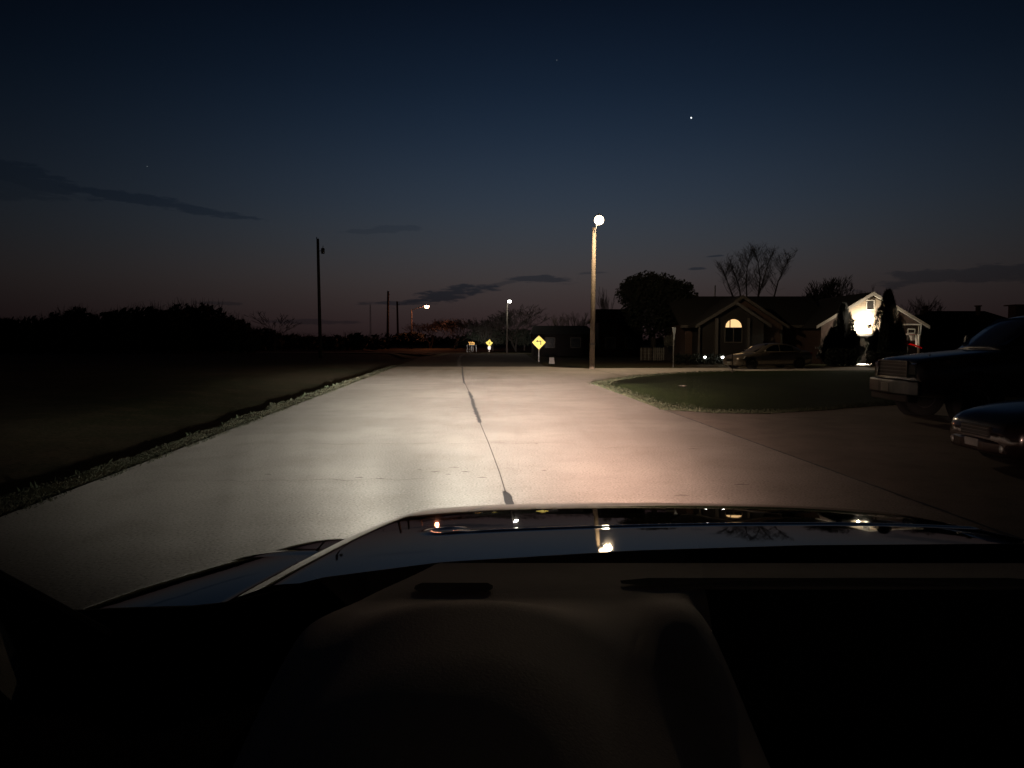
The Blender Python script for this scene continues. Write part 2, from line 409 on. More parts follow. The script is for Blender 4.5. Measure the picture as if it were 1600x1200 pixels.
# pale verge line swinging up the far slope on the left
vg = [(-41, 205), (-30, 150), (-21, 116), (-14, 92), (-10.8, 80), (-8.9, 76), (-7.9, 80), (-8.0, 94)]
v0 = [(x - .5, y) for x, y in vg] + [(x + .5, y - .6) for x, y in vg[::-1]]
sheet('verge_path', v0, .006, 'verge', 'narrow pale verge curving up at the far left of the road')
# lawns as turf sheets laid over the ground
def lawn(name, pts, nx, ny, label, m='lawn'):
    """a terrain patch over a quad of corner functions"""
    b = MB().grid(pts); o = b.build(name, m, smooth=True); return tag(o, label, kind='structure')
rows = []
N1 = 40
far = [(RX(28.0), 28.0), (3.6, 29.6), (4.4, 31.6), (5.6, 34.2), (7.4, 36.8), (10, 39.0), (13, 40.2), (18, 41), (34, 42)]
near = [(RX(17.6), 17.6), (4.5, 16.8), (5.6, 16.7), (7.1, 17.5), (8.9, 18.7), (11, 19.6), (14, 20.2), (22, 20.6), (34, 21)]
def lerp_poly(P, t):
    s = t * (len(P) - 1); i = min(int(s), len(P) - 2); f = s - i
    return (P[i][0] * (1 - f) + P[i + 1][0] * f, P[i][1] * (1 - f) + P[i + 1][1] * f)
for j in range(41):
    v = j / 40; r = []
    for i in range(65):
        a, b_ = lerp_poly(near, i / 64), lerp_poly(far, i / 64)
        x, y = a[0] * (1 - v) + b_[0] * v, a[1] * (1 - v) + b_[1] * v
        edge = min(v, 1 - v, i / 30)
        r.append((x, y, .012 + .16 * sm(edge, 0, .4) + .02 * wob(x * 2, y * 2) * sm(edge, 0, .1)))
    rows.append(r)
lawn('lawn', rows, 0, 0, 'dark green lawn between the side street and the driveway')

# marks on the road -------------------------------------------------------
def strip(name, pts, w, z, m, label, jitter=0, kind='structure', cat=None):
    rr = random.Random(hash(label) % 1000 if False else len(label)); vs = []; n = len(pts)
    P = []
    for i in range(n - 1):                      # subdivide for a wobbling outline
        a, b_ = Vector((*pts[i], 0)), Vector((*pts[i + 1], 0)); k = max(1, int((b_ - a).length / .12)) if jitter else 1
        for q in range(k): P.append(a.lerp(b_, q / k))
    P.append(Vector((*pts[-1], 0)))
    L_, R_ = [], []
    for i, p in enumerate(P):
        d = (P[min(i + 1, len(P) - 1)] - P[max(i - 1, 0)]).normalized(); nn = Vector((-d.y, d.x, 0))
        ww = w * (1 + rr.uniform(-jitter, jitter)); c = nn * rr.uniform(-jitter, jitter) * w * .5
        if i in (0, len(P) - 1) and jitter: ww *= .4
        L_.append(p + nn * ww / 2 + c); R_.append(p - nn * ww / 2 + c)
    b = MB(); b.grid([[(*q.xy, z) for q in L_], [(*q.xy, z) for q in R_]])
    return tag(b.build(name, m), label, cat, kind=kind)
G = lambda px, py: tuple(gp(px, py).xy)
strip('crack_seal', [G(733, 612), G(737, 622), G(741, 637), G(747, 652), G(750, 661)], .085, .004, 'tar', 'long dark tar seal on the road centre seam', .5)
strip('crack_seal', [G(789, 768), G(794, 777), G(798, 792), G(799, 800)], .065, .004, 'tar', 'short dark tar seal on the seam just before the hood', .35)
strip('crack_seal', [G(722, 572), G(723, 585), G(725, 598), G(727, 600)], .075, .004, 'tar', 'thin dark tar seal on the seam past the cross joint', .4)
strip('crack_seal', [(cx(46.8) - .1, 47.1), (cx(60), 60), (cx(80) + .4, 80), (cx(95) + 1.2, 95)], .22, .004, 'seam', 'worn seam line on the dark asphalt', .4)
strip('road_joint', [G(750, 661), G(764, 694), G(781, 740), G(790, 770)], .014, .004, 'seam', 'hairline joint between the two concrete lanes')
strip('road_joint', [G(727, 600), G(733, 612)], .02, .004, 'seam', 'short hairline joint near the cross joint')
strip('road_joint', [G(800, 800), (.15, 6), (.5, 1)], .014, .004, 'seam', 'hairline lane joint running under the car')
strip('road_joint', [G(545, 604), G(640, 602), G(760, 600), G(900, 600.5), G(1000, 601)], .055, .006, 'tar', 'dark joint straight across the road at the side street', .3)
strip('road_joint', [(RX(17.8) , 17.8), (RX(12), 12), (RX(7), 7), (RX(1), 1)], .035, .006, 'tar', 'dark joint between the road and the driveway', .5)
strip('road_joint', [G(860, 583), G(930, 578), G(985, 590)], .04, .008, 'seam', 'curved crack across the mouth of the side street', .3)
for px, py, w in [(712, 637, .30), (561, 747, .10), (594, 749, .10), (680, 738, .12), (709, 731, .13), (727, 738, .12), (753, 747, .10), (418, 742, .07), (1085, 702, .2), (1160, 758, .16), (1065, 775, .16), (700, 742, .05), (655, 735, .05), (850, 736, .05), (838, 694, .05)]:
    c = gp(px, py)
    strip('road_pit', [(c.x - w / 2, c.y), (c.x, c.y + .02), (c.x + w / 2, c.y - .01)], .035, .005, 'stain', 'small dark pit in the concrete road', .5)

for pa, pb, w_, lb in (((470, 694), (900, 692), .012, 'faint hairline crack across the left lane'), ((905, 700), (1180, 697), .010, 'faint hairline crack across the right lane'), ((330, 752), (700, 748), .010, 'faint near hairline crack across the left lane')):
    a_, b_ = Vector(G(*pa)), Vector(G(*pb)); pts_ = [tuple(a_.lerp(b_, k / 14) + Vector((0, .05 * math.sin(k * 2.1) * (k % 3)))) for k in range(15)]
    strip('hairline_crack', pts_, w_, .005, 'seam', lb, .6)
# grass at the road edges (real blades) ------------------------------------
def blades(name, spots, hmin, hmax, m, label, lean=.5, w=.012):
    rr = random.Random(11); b = MB()
    for x, y, z in spots:
        a = rr.uniform(0, 6.28); h = rr.uniform(hmin, hmax); ww = w * rr.uniform(.6, 1.5) * (1 + y * .05)
        dx, dy = math.cos(a) * ww, math.sin(a) * ww; lx, ly = rr.gauss(0, lean) * h, rr.gauss(0, lean) * h
        k = len(b.v)
        b.v += [(x - dx, y - dy, z), (x + dx, y + dy, z), (x + dx * .6 + lx * .5, y + dy * .6 + ly * .5, z + h * .6), (x + lx, y + ly, z + h)]
        b.f += [(k, k + 1, k + 2), (k, k + 2, k + 3)]
    return tag(b.build(name, m), label, 'grass', kind='stuff')
rr = random.Random(5); sp = []
for _ in range(30000):
    y = 3.2 * math.exp(rr.random() * 2.75); e = rr.random()
    thin = .5 + 1.2 * wob(1, y * 3)
    d = -.10 + rr.random() ** 1.1 * (.85 + .4 * wob(0, y * 2.3))
    if rr.random() > thin + .9 * wob(d * 9, y * 5) + (.25 if d > .1 else -.1): continue
    x = LX(y) - d; sp.append((x, y, gz(x, y) if d > 0 else 0.0))
blades('verge_grass', sp, .008, .030, 'blade', 'short pale grass creeping over the left road edge', .9, .004)
sp = []
for _ in range(0):
    y = 6 * math.exp(rr.random() * 2.2); d = 1.2 + rr.random() ** .8 * 7
    x = LX(y) - d; sp.append((x, y, gz(x, y)))
for _ in range(260):
    y = 8 + rr.random() * 24; d = .5 + rr.random() * .4
    x = LX(y) - d; sp.append((x, y, gz(x, y)))
blades('field_grass', sp, .03, .09, 'blade_g', 'sparse dry grass on the dark field left of the ditch', .5)
sp = []
for _ in range(9000):
    t = rr.random()
    if t < .5: y = 17.4 + rr.random() * 10.8; x = RX(y) + rr.random() ** 2 * .9 - .05
    elif t < .75: a = lerp_poly(near, rr.random() * .9); x, y = a[0] + rr.gauss(0, .08), a[1] + abs(rr.gauss(0, .25)) - .03
    else: a = lerp_poly(far, rr.random() * .7); x, y = a[0] + rr.gauss(0, .1), a[1] - abs(rr.gauss(0, .3)) + .03
    sp.append((x, y, .01))
blades('lawn_grass', sp, .03, .09, 'blade_g', 'ragged grass blades along the edges of the right lawn', .6, .005)

# ------------------------------------------------------------------ trees
def bare_tree_mb(seed, H, spread, levels=5, stems=1, trunk=.12, open_=.5, n=4, base_lean=.1):
    rr = random.Random(seed); tr, br = MB(), MB()
    def grow(p, d, L, r, lv):
        segs = 3 if lv < levels - 1 else 2; pts = [p]; rad = [r]
        for i in range(segs):
            d = (d + Vector((rr.gauss(0, .13), rr.gauss(0, .13), rr.gauss(0.02, .07)))).normalized()
            p = p + d * (L / segs); pts.append(p); rad.append(r * (1 - .38 * (i + 1) / segs))
        (tr if lv == 0 else br).tube(pts, rad, 5 if lv < 2 else 3, cap=False)
        if lv >= levels: return
        k = 3 if lv < 2 else rr.choice((2, 3, 3))
        for j in range(k):
            a = rr.uniform(0, 6.28); s = open_ * rr.uniform(.6, 1.3) * spread
            side = Vector((math.cos(a), math.sin(a), 0)); nd = (d + side * s + Vector((0, 0, .12))).normalized()
            q = pts[-1] if j < 2 else pts[-2]
            grow(q, nd, L * rr.uniform(.62, .86), max(rad[-1] * rr.uniform(.6, .85), .010), lv + 1)
    for s_ in range(stems):
        a = rr.uniform(0, 6.28); rad0 = 0 if stems == 1 else .04
        grow(Vector((math.cos(a) * rad0, math.sin(a) * rad0, 0)), Vector((math.cos(a) * base_lean, math.sin(a) * base_lean, 1)).normalized(), 1.0, .05, 0)
    zs = max(p[2] for p in br.v); k = H / zs
    for b in (tr, br): b.v = [(x * k, y * k, z * k) for x, y, z in b.v]
    return tr, br
def bare_tree(name, base, H, seed, spread, label, cat='tree', group=None, levels=5, stems=1, bl=.1, open_=.5, width=None, m='bark'):
    t = thing(name, base, label, cat, group)
    tr, br = bare_tree_mb(seed, H, spread, levels, stems, open_=open_, base_lean=bl)
    if width:
        xs = [v[0] for v in br.v]; k = width / (max(xs) - min(xs)); mx = (max(xs) + min(xs)) / 2
        for b in (tr, br): b.v = [((x - mx * min(1, z / H)) * k, y * k, z) for x, y, z in b.v]
    tr.build('trunk', m, t); br.build('crown', m, t); return t
def leafy(rr, blobs, n, size, b=None):
    b = b or MB()
    tot = sum(q[3] * q[4] * q[5] for q in blobs)
    for cx_, cy_, cz_, rx, ry, rz in blobs:
        for _ in range(int(n * rx * ry * rz / tot)):
            while True:
                u = Vector((rr.uniform(-1, 1), rr.uniform(-1, 1), rr.uniform(-1, 1)))
                if u.length <= 1 and u.length > .35 * rr.random(): break
            p = Vector((cx_ + u.x * rx, cy_ + u.y * ry, cz_ + u.z * rz))
            d = Vector((rr.gauss(0, 1), rr.gauss(0, 1), rr.gauss(0, 1))).normalized(); e = d.orthogonal().normalized()
            f = d.cross(e); s_ = size * rr.uniform(.5, 1.4)
            k = len(b.v); b.v += [tuple(p - e * s_), tuple(p + f * s_ * .5), tuple(p + e * s_), tuple(p - f * s_ * .5)]; b.f.append((k, k + 1, k + 2, k + 3))
    return b
def leafy_tree(name, base, H, Wd, seed, label, m='leaf', n=5000, size=.2, trunk_h=.25, group=None, cat='tree', flat=1):
    rr = random.Random(seed); t = thing(name, base, label, cat, group)
    blobs = [(0, 0, H * .60, Wd * .36, Wd * .36, H * .34)]
    for i in range(16):
        a = rr.uniform(0, 6.28); e = rr.uniform(-.3, 1); r = math.cos(e) * Wd * .34
        blobs.append((math.cos(a) * r, math.sin(a) * r, H * .58 + math.sin(e) * H * .30, Wd * rr.uniform(.12, .2), Wd * rr.uniform(.12, .2), H * rr.uniform(.08, .15)))
    c = leafy(rr, blobs, n, size)
    zt = max(v[2] for v in c.v); c.v = [(x, y, z * H / zt) for x, y, z in c.v]
    c.build('crown', m, t)
    tr, br = bare_tree_mb(seed, H * .95, 1.0, 4); tr.tube([(0, 0, 0), (0, 0, H * .35)], [.05 * H * .5, .03 * H * .5], 6)
    tr.build('trunk', 'bark_d', t)
    bb = max(abs(v[0]) for v in br.v); k = Wd * .46 / bb; br.v = [(x * k, y * k, z) for x, y, z in br.v]
    br.build('limbs', 'bark_d', t); return t
def cedar(base, H, Wd, seed, label):
    rr = random.Random(seed); t = thing('cedar_tree', base, label, 'tree')
    b = MB()
    n = 8000
    prof_ = [(.02, 0), (Wd * .30, H * .06), (Wd * .34, H * .2), (Wd * .27, H * .45), (Wd * .17, H * .7), (.02, H * .9)]
    b.lathe(prof_, n=10)
    lob = [(rr.uniform(0, 6.28), rr.uniform(.1, .8), rr.uniform(.1, .3)) for _ in range(14)]
    for _ in range(n):
        f = rr.random() ** .8
        r = Wd * .5 * (1 - f) ** .55 * (.55 + .45 * math.sin(min(1, f * 6) * 1.57)) + .05
        a = rr.uniform(0, 6.28)
        for la, lf, lw in lob:
            if abs(f - lf) < .07 and math.cos(a - la) > .6: r *= 1.28
        q = r * math.sqrt(rr.random()); z = H * f + rr.uniform(0, .1)
        p = Vector((math.cos(a) * q, math.sin(a) * q, z))
        d = Vector((math.cos(a) * .35, math.sin(a) * .35, 1)).normalized(); e = d.orthogonal().normalized(); s_ = rr.uniform(.07, .2)
        k = len(b.v); b.v += [tuple(p - e * .035), tuple(p + e * .035), tuple(p + d * s_ * 1.5)]; b.f.append((k, k + 1, k + 2))
    b.build('foliage', 'leaf2', t); MB().tube([(0, 0, -.05), (0, 0, H * .9)], [.09, .02], 6).build('trunk', 'bark_d', t)
    return t
def gbase(px, Y, z=-.03): p = at(px, 532, Y); return (p.x, Y, z)
def zof(py, Y): return at(800, py, Y).z

# far wood on the left: one mass
rr = random.Random(21); wb = MB(); YW = 112
prof = [(-80, 500), (-40, 495), (0, 495), (30, 494), (60, 492), (90, 483), (115, 473), (132, 481), (150, 488), (170, 482), (210, 474), (230, 470), (260, 474), (285, 465), (310, 469), (332, 467), (348, 482), (365, 487), (378, 502), (392, 508), (420, 512), (450, 520), (480, 523), (520, 524), (556, 519), (575, 527), (590, 530), (610, 531)]
def ptop(px):
    for i in range(len(prof) - 1):
        if prof[i][0] <= px <= prof[i + 1][0]:
            f = (px - prof[i][0]) / (prof[i + 1][0] - prof[i][0]); return prof[i][1] * (1 - f) + prof[i + 1][1] * f
    return 530
px = -85
while px < 600:
    Y = YW + rr.uniform(-12, 22) + (30 if px > 400 else 0); top = zof(ptop(px), Y); x = at(px, 532, Y).x
    h = max(1.2, top * rr.uniform(.80, .99)); w_ = rr.uniform(1.0, 1.9) * (1 if px < 380 else .8)
    leafy(rr, [(x, Y, h * .5, w_, w_, h * .5), (x + rr.uniform(-1, 1), Y, h * .8, w_ * .6, w_ * .6, h * .2), (x, Y + 2, h * .3, w_ * 1.5, 1.2, h * .32)], int(330 * h / 6) + 60, .42, wb)
    if rr.random() < .75:
        for _ in range(5):
            a = Vector((x + rr.gauss(0, .8), Y, h * .6)); d = Vector((rr.gauss(0, .25), 0, 1)).normalized()
            e = a + d * (top * 1.03 - h * .6) * rr.uniform(.8, 1.05); mid = a.lerp(e, .6) + Vector((rr.gauss(0, .15), 0, 0))
            wb.tube([a, mid, e], [.05, .035, .012], 3, cap=False)
            wb.tube([mid, mid + Vector((rr.gauss(0, .7), 0, .9))], [.03, .01], 3, cap=False)
    px += rr.uniform(4.5, 8)
tag(wb.build('woodland', 'leaf'), 'black silhouette of a dense wood beyond the field on the left', 'woodland', kind='stuff')
# a low scrub band closing the horizon behind everything
rr = random.Random(8); sb = MB()
px = -100
while px < 1720:
    Y = rr.uniform(230, 300); x = at(px, 532, Y).x; h = rr.uniform(1.8, 3.6) * (1.2 if 560 < px < 760 else 1)
    leafy(rr, [(x, Y, h * .45, 3.2, 3, h * .55)], 60, .7, sb); px += rr.uniform(6, 10)
tag(sb.build('far_scrub', 'leaf'), 'low dark scrub along the horizon', 'scrub', kind='stuff')

bare_tree('bare_tree', gbase(428, 118), zof(486, 118), 31, 1.0, 'small bare bushy tree at the right end of the left wood', width=7.5, stems=1)
bare_tree('bare_tree', gbase(672, 165), zof(496, 165), 41, 1.0, 'hazy bare tree below the orange street lamp', width=13, stems=3, levels=6, m='bark_d')
bare_tree('bare_tree', gbase(712, 150), zof(496, 150), 42, 1.0, 'low spreading bare tree between the orange lamp and the big bare tree', width=12, stems=3, levels=6, m='bark_d')
leafy_tree('dense_bush', gbase(640, 150), zof(517, 150) , 7, 43, 'dark low bush at the foot of the orange lamp pole', n=2200, size=.28, cat='bush')
bare_tree('bare_tree', gbase(808, 112), zof(474, 112), 44, 1.1, 'large round bare tree behind the small white street lamp', width=9.5, stems=3, levels=6, m='bark_d')
bare_tree('bare_tree', gbase(764, 118), zof(489, 118), 45, 1.0, 'thick dark bare tree left of the large round one', width=7, stems=3, levels=6, m='bark_d')
leafy_tree('dense_bush', gbase(770, 125), zof(508, 125), 9, 46, 'dark bush mass behind the small diamond sign', n=2600, size=.26, cat='bush')
leafy_tree('dense_bush', gbase(820, 120), zof(512, 120), 6, 47, 'dark bush between the white lamp pole and the low dark house', n=2200, size=.26, cat='bush')
bare_tree('bare_tree', gbase(872, 100), zof(487, 100), 48, .9, 'bare tree over the low dark house, left one of two', width=3.6, stems=2, levels=5)
bare_tree('bare_tree', gbase(902, 100), zof(485, 100), 49, .9, 'bare tree over the low dark house, right one of two', width=4.0, stems=3, levels=5)
bare_tree('bare_tree', gbase(946, 88), zof(446, 88), 50, .5, 'slender bare saplings just right of the street lamp pole', width=2.2, stems=4, levels=4, open_=.3)
bt = leafy_tree('broad_tree', gbase(1022, 62), zof(423, 62), 7.3, 51, 'big dense round tree at the left end of the brick house', n=19000, size=.12)
# tall multi-stem bare tree over the ridge
t = thing('tall_bare_tree', gbase(1185, 72), 'tall bare tree with five upright limbs above the house ridge', 'tree')
rr = random.Random(60); tb, tc_ = MB(), MB()
def P72(px, py, dy=0): q = at(px, py, 72 + dy); return q - Vector(t.location)
for pts, top in [(((1158, 470), (1155, 448), (1147, 425), (1140, 405)), 398), (((1167, 470), (1166, 440), (1168, 415), (1172, 396)), 391), (((1183, 470), (1192, 440), (1200, 412), (1206, 398)), 394), (((1184, 470), (1188, 435), (1184, 408), (1181, 396)), 392), (((1208, 470), (1216, 440), (1224, 420), (1233, 405)), 399), (((1148, 470), (1140, 450), (1134, 432), (1131, 425)), 420)]:
    L_ = [P72(a, b_, rr.uniform(-1, 1)) for a, b_ in pts]; L_ = [Vector((L_[0].x * .3, L_[0].y, 0))] + L_
    tb.tube(L_, [.13, .085, .06, .038, .012], 5, cap=False)
    for k in range(54):
        s_ = rr.uniform(1.2, 3.98); i = int(s_); q = L_[i].lerp(L_[min(i + 1, 4)], s_ - i)
        sg = rr.choice((-1, 1)); ln = rr.uniform(.6, 2.0) * (1.35 - .2 * s_)
        d = Vector((sg * rr.uniform(.45, 1.15), rr.gauss(0, .5), 1)).normalized(); m1 = q + d * ln * .5 + Vector((rr.gauss(0, .06), 0, 0)); e = q + d * ln + Vector((0, 0, .15 + .12 * ln))
        tc_.tube([q, m1, e], [.018, .013, .006], 3, cap=False)
        for _ in range(5):
            m1 = q.lerp(e, rr.uniform(.3, .95))
            tc_.tube([m1, m1 + Vector((rr.gauss(0, .3), rr.gauss(0, .2), rr.uniform(.15, .55)))], [.010, .005], 3, cap=False)
tb.build('trunk', 'bark', t); tc_.build('crown', 'bark', t)
bare_tree('bare_tree', gbase(1297, 76), zof(430, 76), 61, .9, 'rounded bare tree above the roof left of the bright gable', width=5.4, stems=4, levels=6, bl=.25)
bare_tree('bare_tree', gbase(1345, 82), zof(444, 82), 62, .9, 'faint bare tree showing just left of the bright gable peak', width=3.6, stems=2, levels=5)
bare_tree('bare_tree', gbase(1438, 84), zof(459, 84), 63, .9, 'bare tree behind the right eave of the bright gable', width=4.6, stems=3, levels=5)
bare_tree('bare_tree', gbase(1482, 92), zof(474, 92), 64, .9, 'small bare tree left of the far right roof', width=3.6, stems=2, levels=5)
leafy_tree('dense_bush', gbase(1457, 74), zof(486, 74), 4.4, 65, 'dark domed shrub between the two right houses', n=2600, size=.16, cat='bush')
leafy_tree('dense_bush', gbase(1262, 70), zof(459, 70), 5.5, 66, 'dark rounded bush top peeping over the long roof ridge', n=2400, size=.2, cat='bush')

# ------------------------------------------------------------------ houses
def gable(t, px0, py0, pxp, pyp, px1, py1, Y, depth, wall, over=.35, wall_in=10, fascia='trim_d', base=0):
    """gable end facing the camera: eave left, peak, eave right in photo pixels"""
    A, P, B = at(px0, py0, Y), at(pxp, pyp, Y), at(px1, py1, Y); O = Vector(t.location)
    A, P, B = A - O, P - O, B - O
    th = .16
    for S in (A, B):                                      # roof slopes
        poly = [(S.x, S.z), (P.x, P.z), (P.x, P.z - th), (S.x, S.z - th)]
        MB().prism(poly, depth, 'y', A.y + .03).build('roof_slope', 'roof', t)
        d = (P - S).normalized(); n_ = Vector((-d.z, 0, d.x)); n_ = -n_ if n_.z > 0 else n_
        w_ = .17
        poly = [(S.x, S.z + .012), (P.x, P.z + .012), (P.x, P.z - .24), (S.x, S.z - .20)]
        MB().prism(poly, .05, 'y', A.y - .03).build('fascia', fascia, t)
    wi = wall_in * Y / 1200; dl = (P.z - A.z) / (P.x - A.x); dr = (P.z - B.z) / (B.x - P.x)
    xl, xr = A.x + wi, B.x - wi; zl, zr = A.z + wi * dl - th - .02, B.z + wi * dr - th - .02
    poly = [(xl, base), (xr, base), (xr, zr), (P.x, P.z - th - .03), (xl, zl)]
    MB().prism(poly, depth - .6, 'y', A.y + over).build('wall', wall, t)
    return A, P, B, xl, xr, A.y + over
H1 = thing('brick_house', (at(1180, 532, 56).x, 56, -.03), 'long brick house with a lit half-round window under its twin gables', 'house')
O = Vector(H1.location)
def rel(px, py, Y, O=None): return at(px, py, Y) - (O or Vector(H1.location))
# main long body and roof
a, b_ = rel(1064, 507, 56), rel(1300, 507, 56)
MB().box(a.x + .4, b_.x, .3, 8, 0, a.z).build('wall', 'brick', H1)
r0 = rel(1060, 463, 61)
MB().prism([(-.25, a.z - .05), (5.0, r0.z), (10.2, a.z - .05), (10.2, a.z - .2), (5.0, r0.z - .18), (-.25, a.z - .2)], b_.x - a.x + .3, 'x', a.x - .1).build('roof', 'roof', H1)
MB().box(a.x - .1, b_.x, -.32, -.26, a.z - .24, a.z - .05).build('gutter', 'trim_d', H1)
MB().tube([rel(1089, 463, 61.5) + Vector((0, 0, -.2)), rel(1089, 457, 61.5)], .12, 8).build('vent_pipe', 'dark_metal', H1)
MB().tube([rel(1117, 464, 61.5) + Vector((0, 0, -.2)), rel(1117.5, 446, 61.5)], .05, 6).build('antenna_mast', 'dark_metal', H1)
# rear gable then front gable
gable(H1, 1090, 508, 1161, 461, 1234, 510, 54.6, 7, 'brick', fascia='trim_d')
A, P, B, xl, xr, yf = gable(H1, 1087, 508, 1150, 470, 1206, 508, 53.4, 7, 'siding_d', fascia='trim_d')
# corner boards / downspouts
for px, wpx, Y in ((1094, 2, 53.2), (1121.5, 4.5, 53.3), (1172, 2.6, 53.3), (1223, 2.6, 54.7)):
    q = rel(px, 515, Y); top = q.z + .25 + (0.55 if px in (1121.5, 1172) else 0)
    MB().box(q.x - wpx / 2 * Y / 1200, q.x + wpx / 2 * Y / 1200, q.y + .2, q.y + .42, 0, top).build('corner_board', 'trim_d', H1)
# arched window
yw = yf - .05
w = thing_none = None
wl, wr, wb_, wm = rel(1134, 512, 53.6), rel(1159.5, 512, 53.6), rel(1146, 534, 53.6), rel(1146.7, 511.5, 53.6)
rad = (wr.x - wl.x) / 2; cxw = (wr.x + wl.x) / 2
arc = [(cxw + rad * math.cos(math.pi * k / 18), wm.z + rad * 1.0 * math.sin(math.pi * k / 18)) for k in range(19)]
wa = MB().prism(arc, .03, 'y', yw).build('window', 'win_lit', H1); tag(wa, 'lit half-round window')
fr = MB()
pts = [(cxw + (rad + .03) * math.cos(math.pi * k / 18), yw - .02, wm.z + (rad + .03) * math.sin(math.pi * k / 18)) for k in range(19)]
fr.tube(pts, .035, 5); fr.box(cxw - rad - .06, cxw + rad + .06, yw - .05, yw + .02, wm.z - .06, wm.z)
xm = rel(1141, 512, 53.6).x; fr.box(xm - .03, xm + .03, yw - .05, yw - .004, wm.z, wm.z + rad * .95)
fr.build('window_frame', 'siding_d', wa)
wd = MB().box(cxw - rad, cxw + rad, yw, yw + .03, wb_.z, wm.z - .07).build('window', 'glass_dark', H1)
fr = MB(); fr.box(cxw - rad - .06, cxw - rad, yw - .04, yw + .02, wb_.z - .05, wm.z - .07); fr.box(cxw + rad, cxw + rad + .06, yw - .04, yw + .02, wb_.z - .05, wm.z - .07)
fr.box(cxw - .03, cxw + .03, yw - .04, yw - .005, wb_.z, wm.z - .07); fr.box(cxw - rad, cxw + rad, yw - .04, yw + .02, wb_.z - .08, wb_.z)
fr.build('window_frame', 'trim_d', wd)

# wing with the bright gable and garage
H2 = thing('garage_wing', (at(1365, 532, 53).x, 53, -.03), 'beige sided garage gable blazing under a floodlight', 'house')
YG = 53
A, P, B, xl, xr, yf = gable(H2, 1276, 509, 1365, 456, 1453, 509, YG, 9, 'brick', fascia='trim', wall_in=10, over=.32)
O2 = Vector(H2.location)
zled = rel(1350, 524, YG, O2).z
# clapboards over the upper wall, clipped to the gable
sid = MB(); z = zled + .02; dl = (P.z - A.z) / (P.x - A.x)
while z < P.z - .4:
    hw = (P.z - .22 - z) / dl; x0 = max(-hw + P.x, rel(1321, 500, YG, O2).x); x1 = min(hw + P.x, rel(1404, 500, YG, O2).x)
    z1 = min(z + .125, P.z - .3); hw2 = (P.z - .22 - z1) / dl
    x0b = max(-hw2 + P.x, rel(1321, 500, YG, O2).x); x1b = min(hw2 + P.x, rel(1404, 500, YG, O2).x)
    if x1 - x0 > .1:
        k = len(sid.v); sid.v += [(x0, yf - .055, z), (x1, yf - .055, z), (x1b, yf - .03, z1 + .01), (x0b, yf - .03, z1 + .01), (x0, yf - .02, z), (x1, yf - .02, z)]
        sid.f += [(k, k + 1, k + 2, k + 3), (k + 4, k + 5, k + 1, k)]
    z += .125
sid.build('siding', 'siding', H2)
q = rel(1403, 520, YG, O2); MB().box(q.x - .07, q.x + .09, yf - .11, yf - .01, zled, rel(1403, 483, YG, O2).z).build('corner_board', 'trim', H2)
q = rel(1439, 520, YG, O2); MB().box(q.x - .05, q.x + .05, yf - .12, yf - .01, 0, q.z + .55).build('corner_board', 'trim', H2)
# attic window
a, b_ = rel(1357, 469.5, YG, O2), rel(1367.5, 483, YG, O2)
vw = MB().box(a.x, b_.x, yf - .09, yf - .06, b_.z, a.z).build('attic_vent', 'siding_d', H2)
fr = MB(); t_ = .05
fr.box(a.x - t_, a.x, yf - .12, yf - .05, b_.z - t_, a.z + t_); fr.box(b_.x, b_.x + t_, yf - .12, yf - .05, b_.z - t_, a.z + t_); fr.box(a.x, b_.x, yf - .12, yf - .05, a.z, a.z + t_); fr.box(a.x, b_.x, yf - .12, yf - .05, b_.z - t_, b_.z)
fr.build('vent_frame', 'trim', vw)
# ledge and garage doors
a, b_ = rel(1326, 524, YG, O2), rel(1402, 524, YG, O2)
MB().prism([(yf - .02, zled + .10), (yf - .62, zled - .04), (yf - .62, zled - .12), (yf - .02, zled - .12)], b_.x - a.x, 'x', a.x).build('ledge_roof', 'roof', H2)
for x0, x1 in ((1330, 1362), (1367, 1399)):
    p0, p1 = rel(x0, 524, YG, O2), rel(x1, 524, YG, O2)
    g_ = MB(); n = 4; hh = (zled - .2) / n
    for k in range(n): g_.box(p0.x, p1.x, yf - .05, yf - .012, k * hh + .012, (k + 1) * hh)
    g_.build('garage_door', 'garage_door', H2)
# floodlight fixture above the ledge
F = thing('floodlight', at(1352, 507, YG + .1), 'blazing twin floodlight on the beige garage gable', 'lamp')
MB().box(-.09, .09, .06, .20, -.06, .06).build('mount_box', 'white', F, bevel=.01)
for s in (-1, 1):
    h = MB(); h.lathe([(.02, 0), (.06, -.06), (.075, -.16), (.075, -.17)], (0, 0, 0), 14, 'y')
    o = h.build('lamp_head', 'white', F, True); o.location = (.16 * s, 0, -.02); o.rotation_euler = (R(-28), 0, R(18 * s))
    g = MB(); g.lathe([(.001, -.165), (.055, -.168), (.070, -.16)], (0, 0, 0), 14, 'y'); g.build('bulb', 'lamp_warm', o, True)
lamp_light('flood_light', at(1356, 503, YG) + Vector((0, -.32, 0)), 430, (1, .86, .66), .06)
lamp_light('flood_light', at(1343, 512, YG) + Vector((0, -.28, 0)), 230, (1, .86, .66), .06)
lamp_light('flood_light_yard', at(1350, 512, YG) + Vector((0, -.85, 0)), 8000, (1, .88, .7), .08, spot=66, rot=(R(-32), 0, 0), blend=.3)
# garage driveway, lit
sheet('garage_driveway', [(at(1330, 532, 48).x, 47.2), (at(1420, 532, 48).x, 47.6), (at(1410, 532, 53).x, 53.3), (at(1328, 532, 53).x, 53.3)], .02, 'concrete', 'brightly lit strip of concrete before the garage')

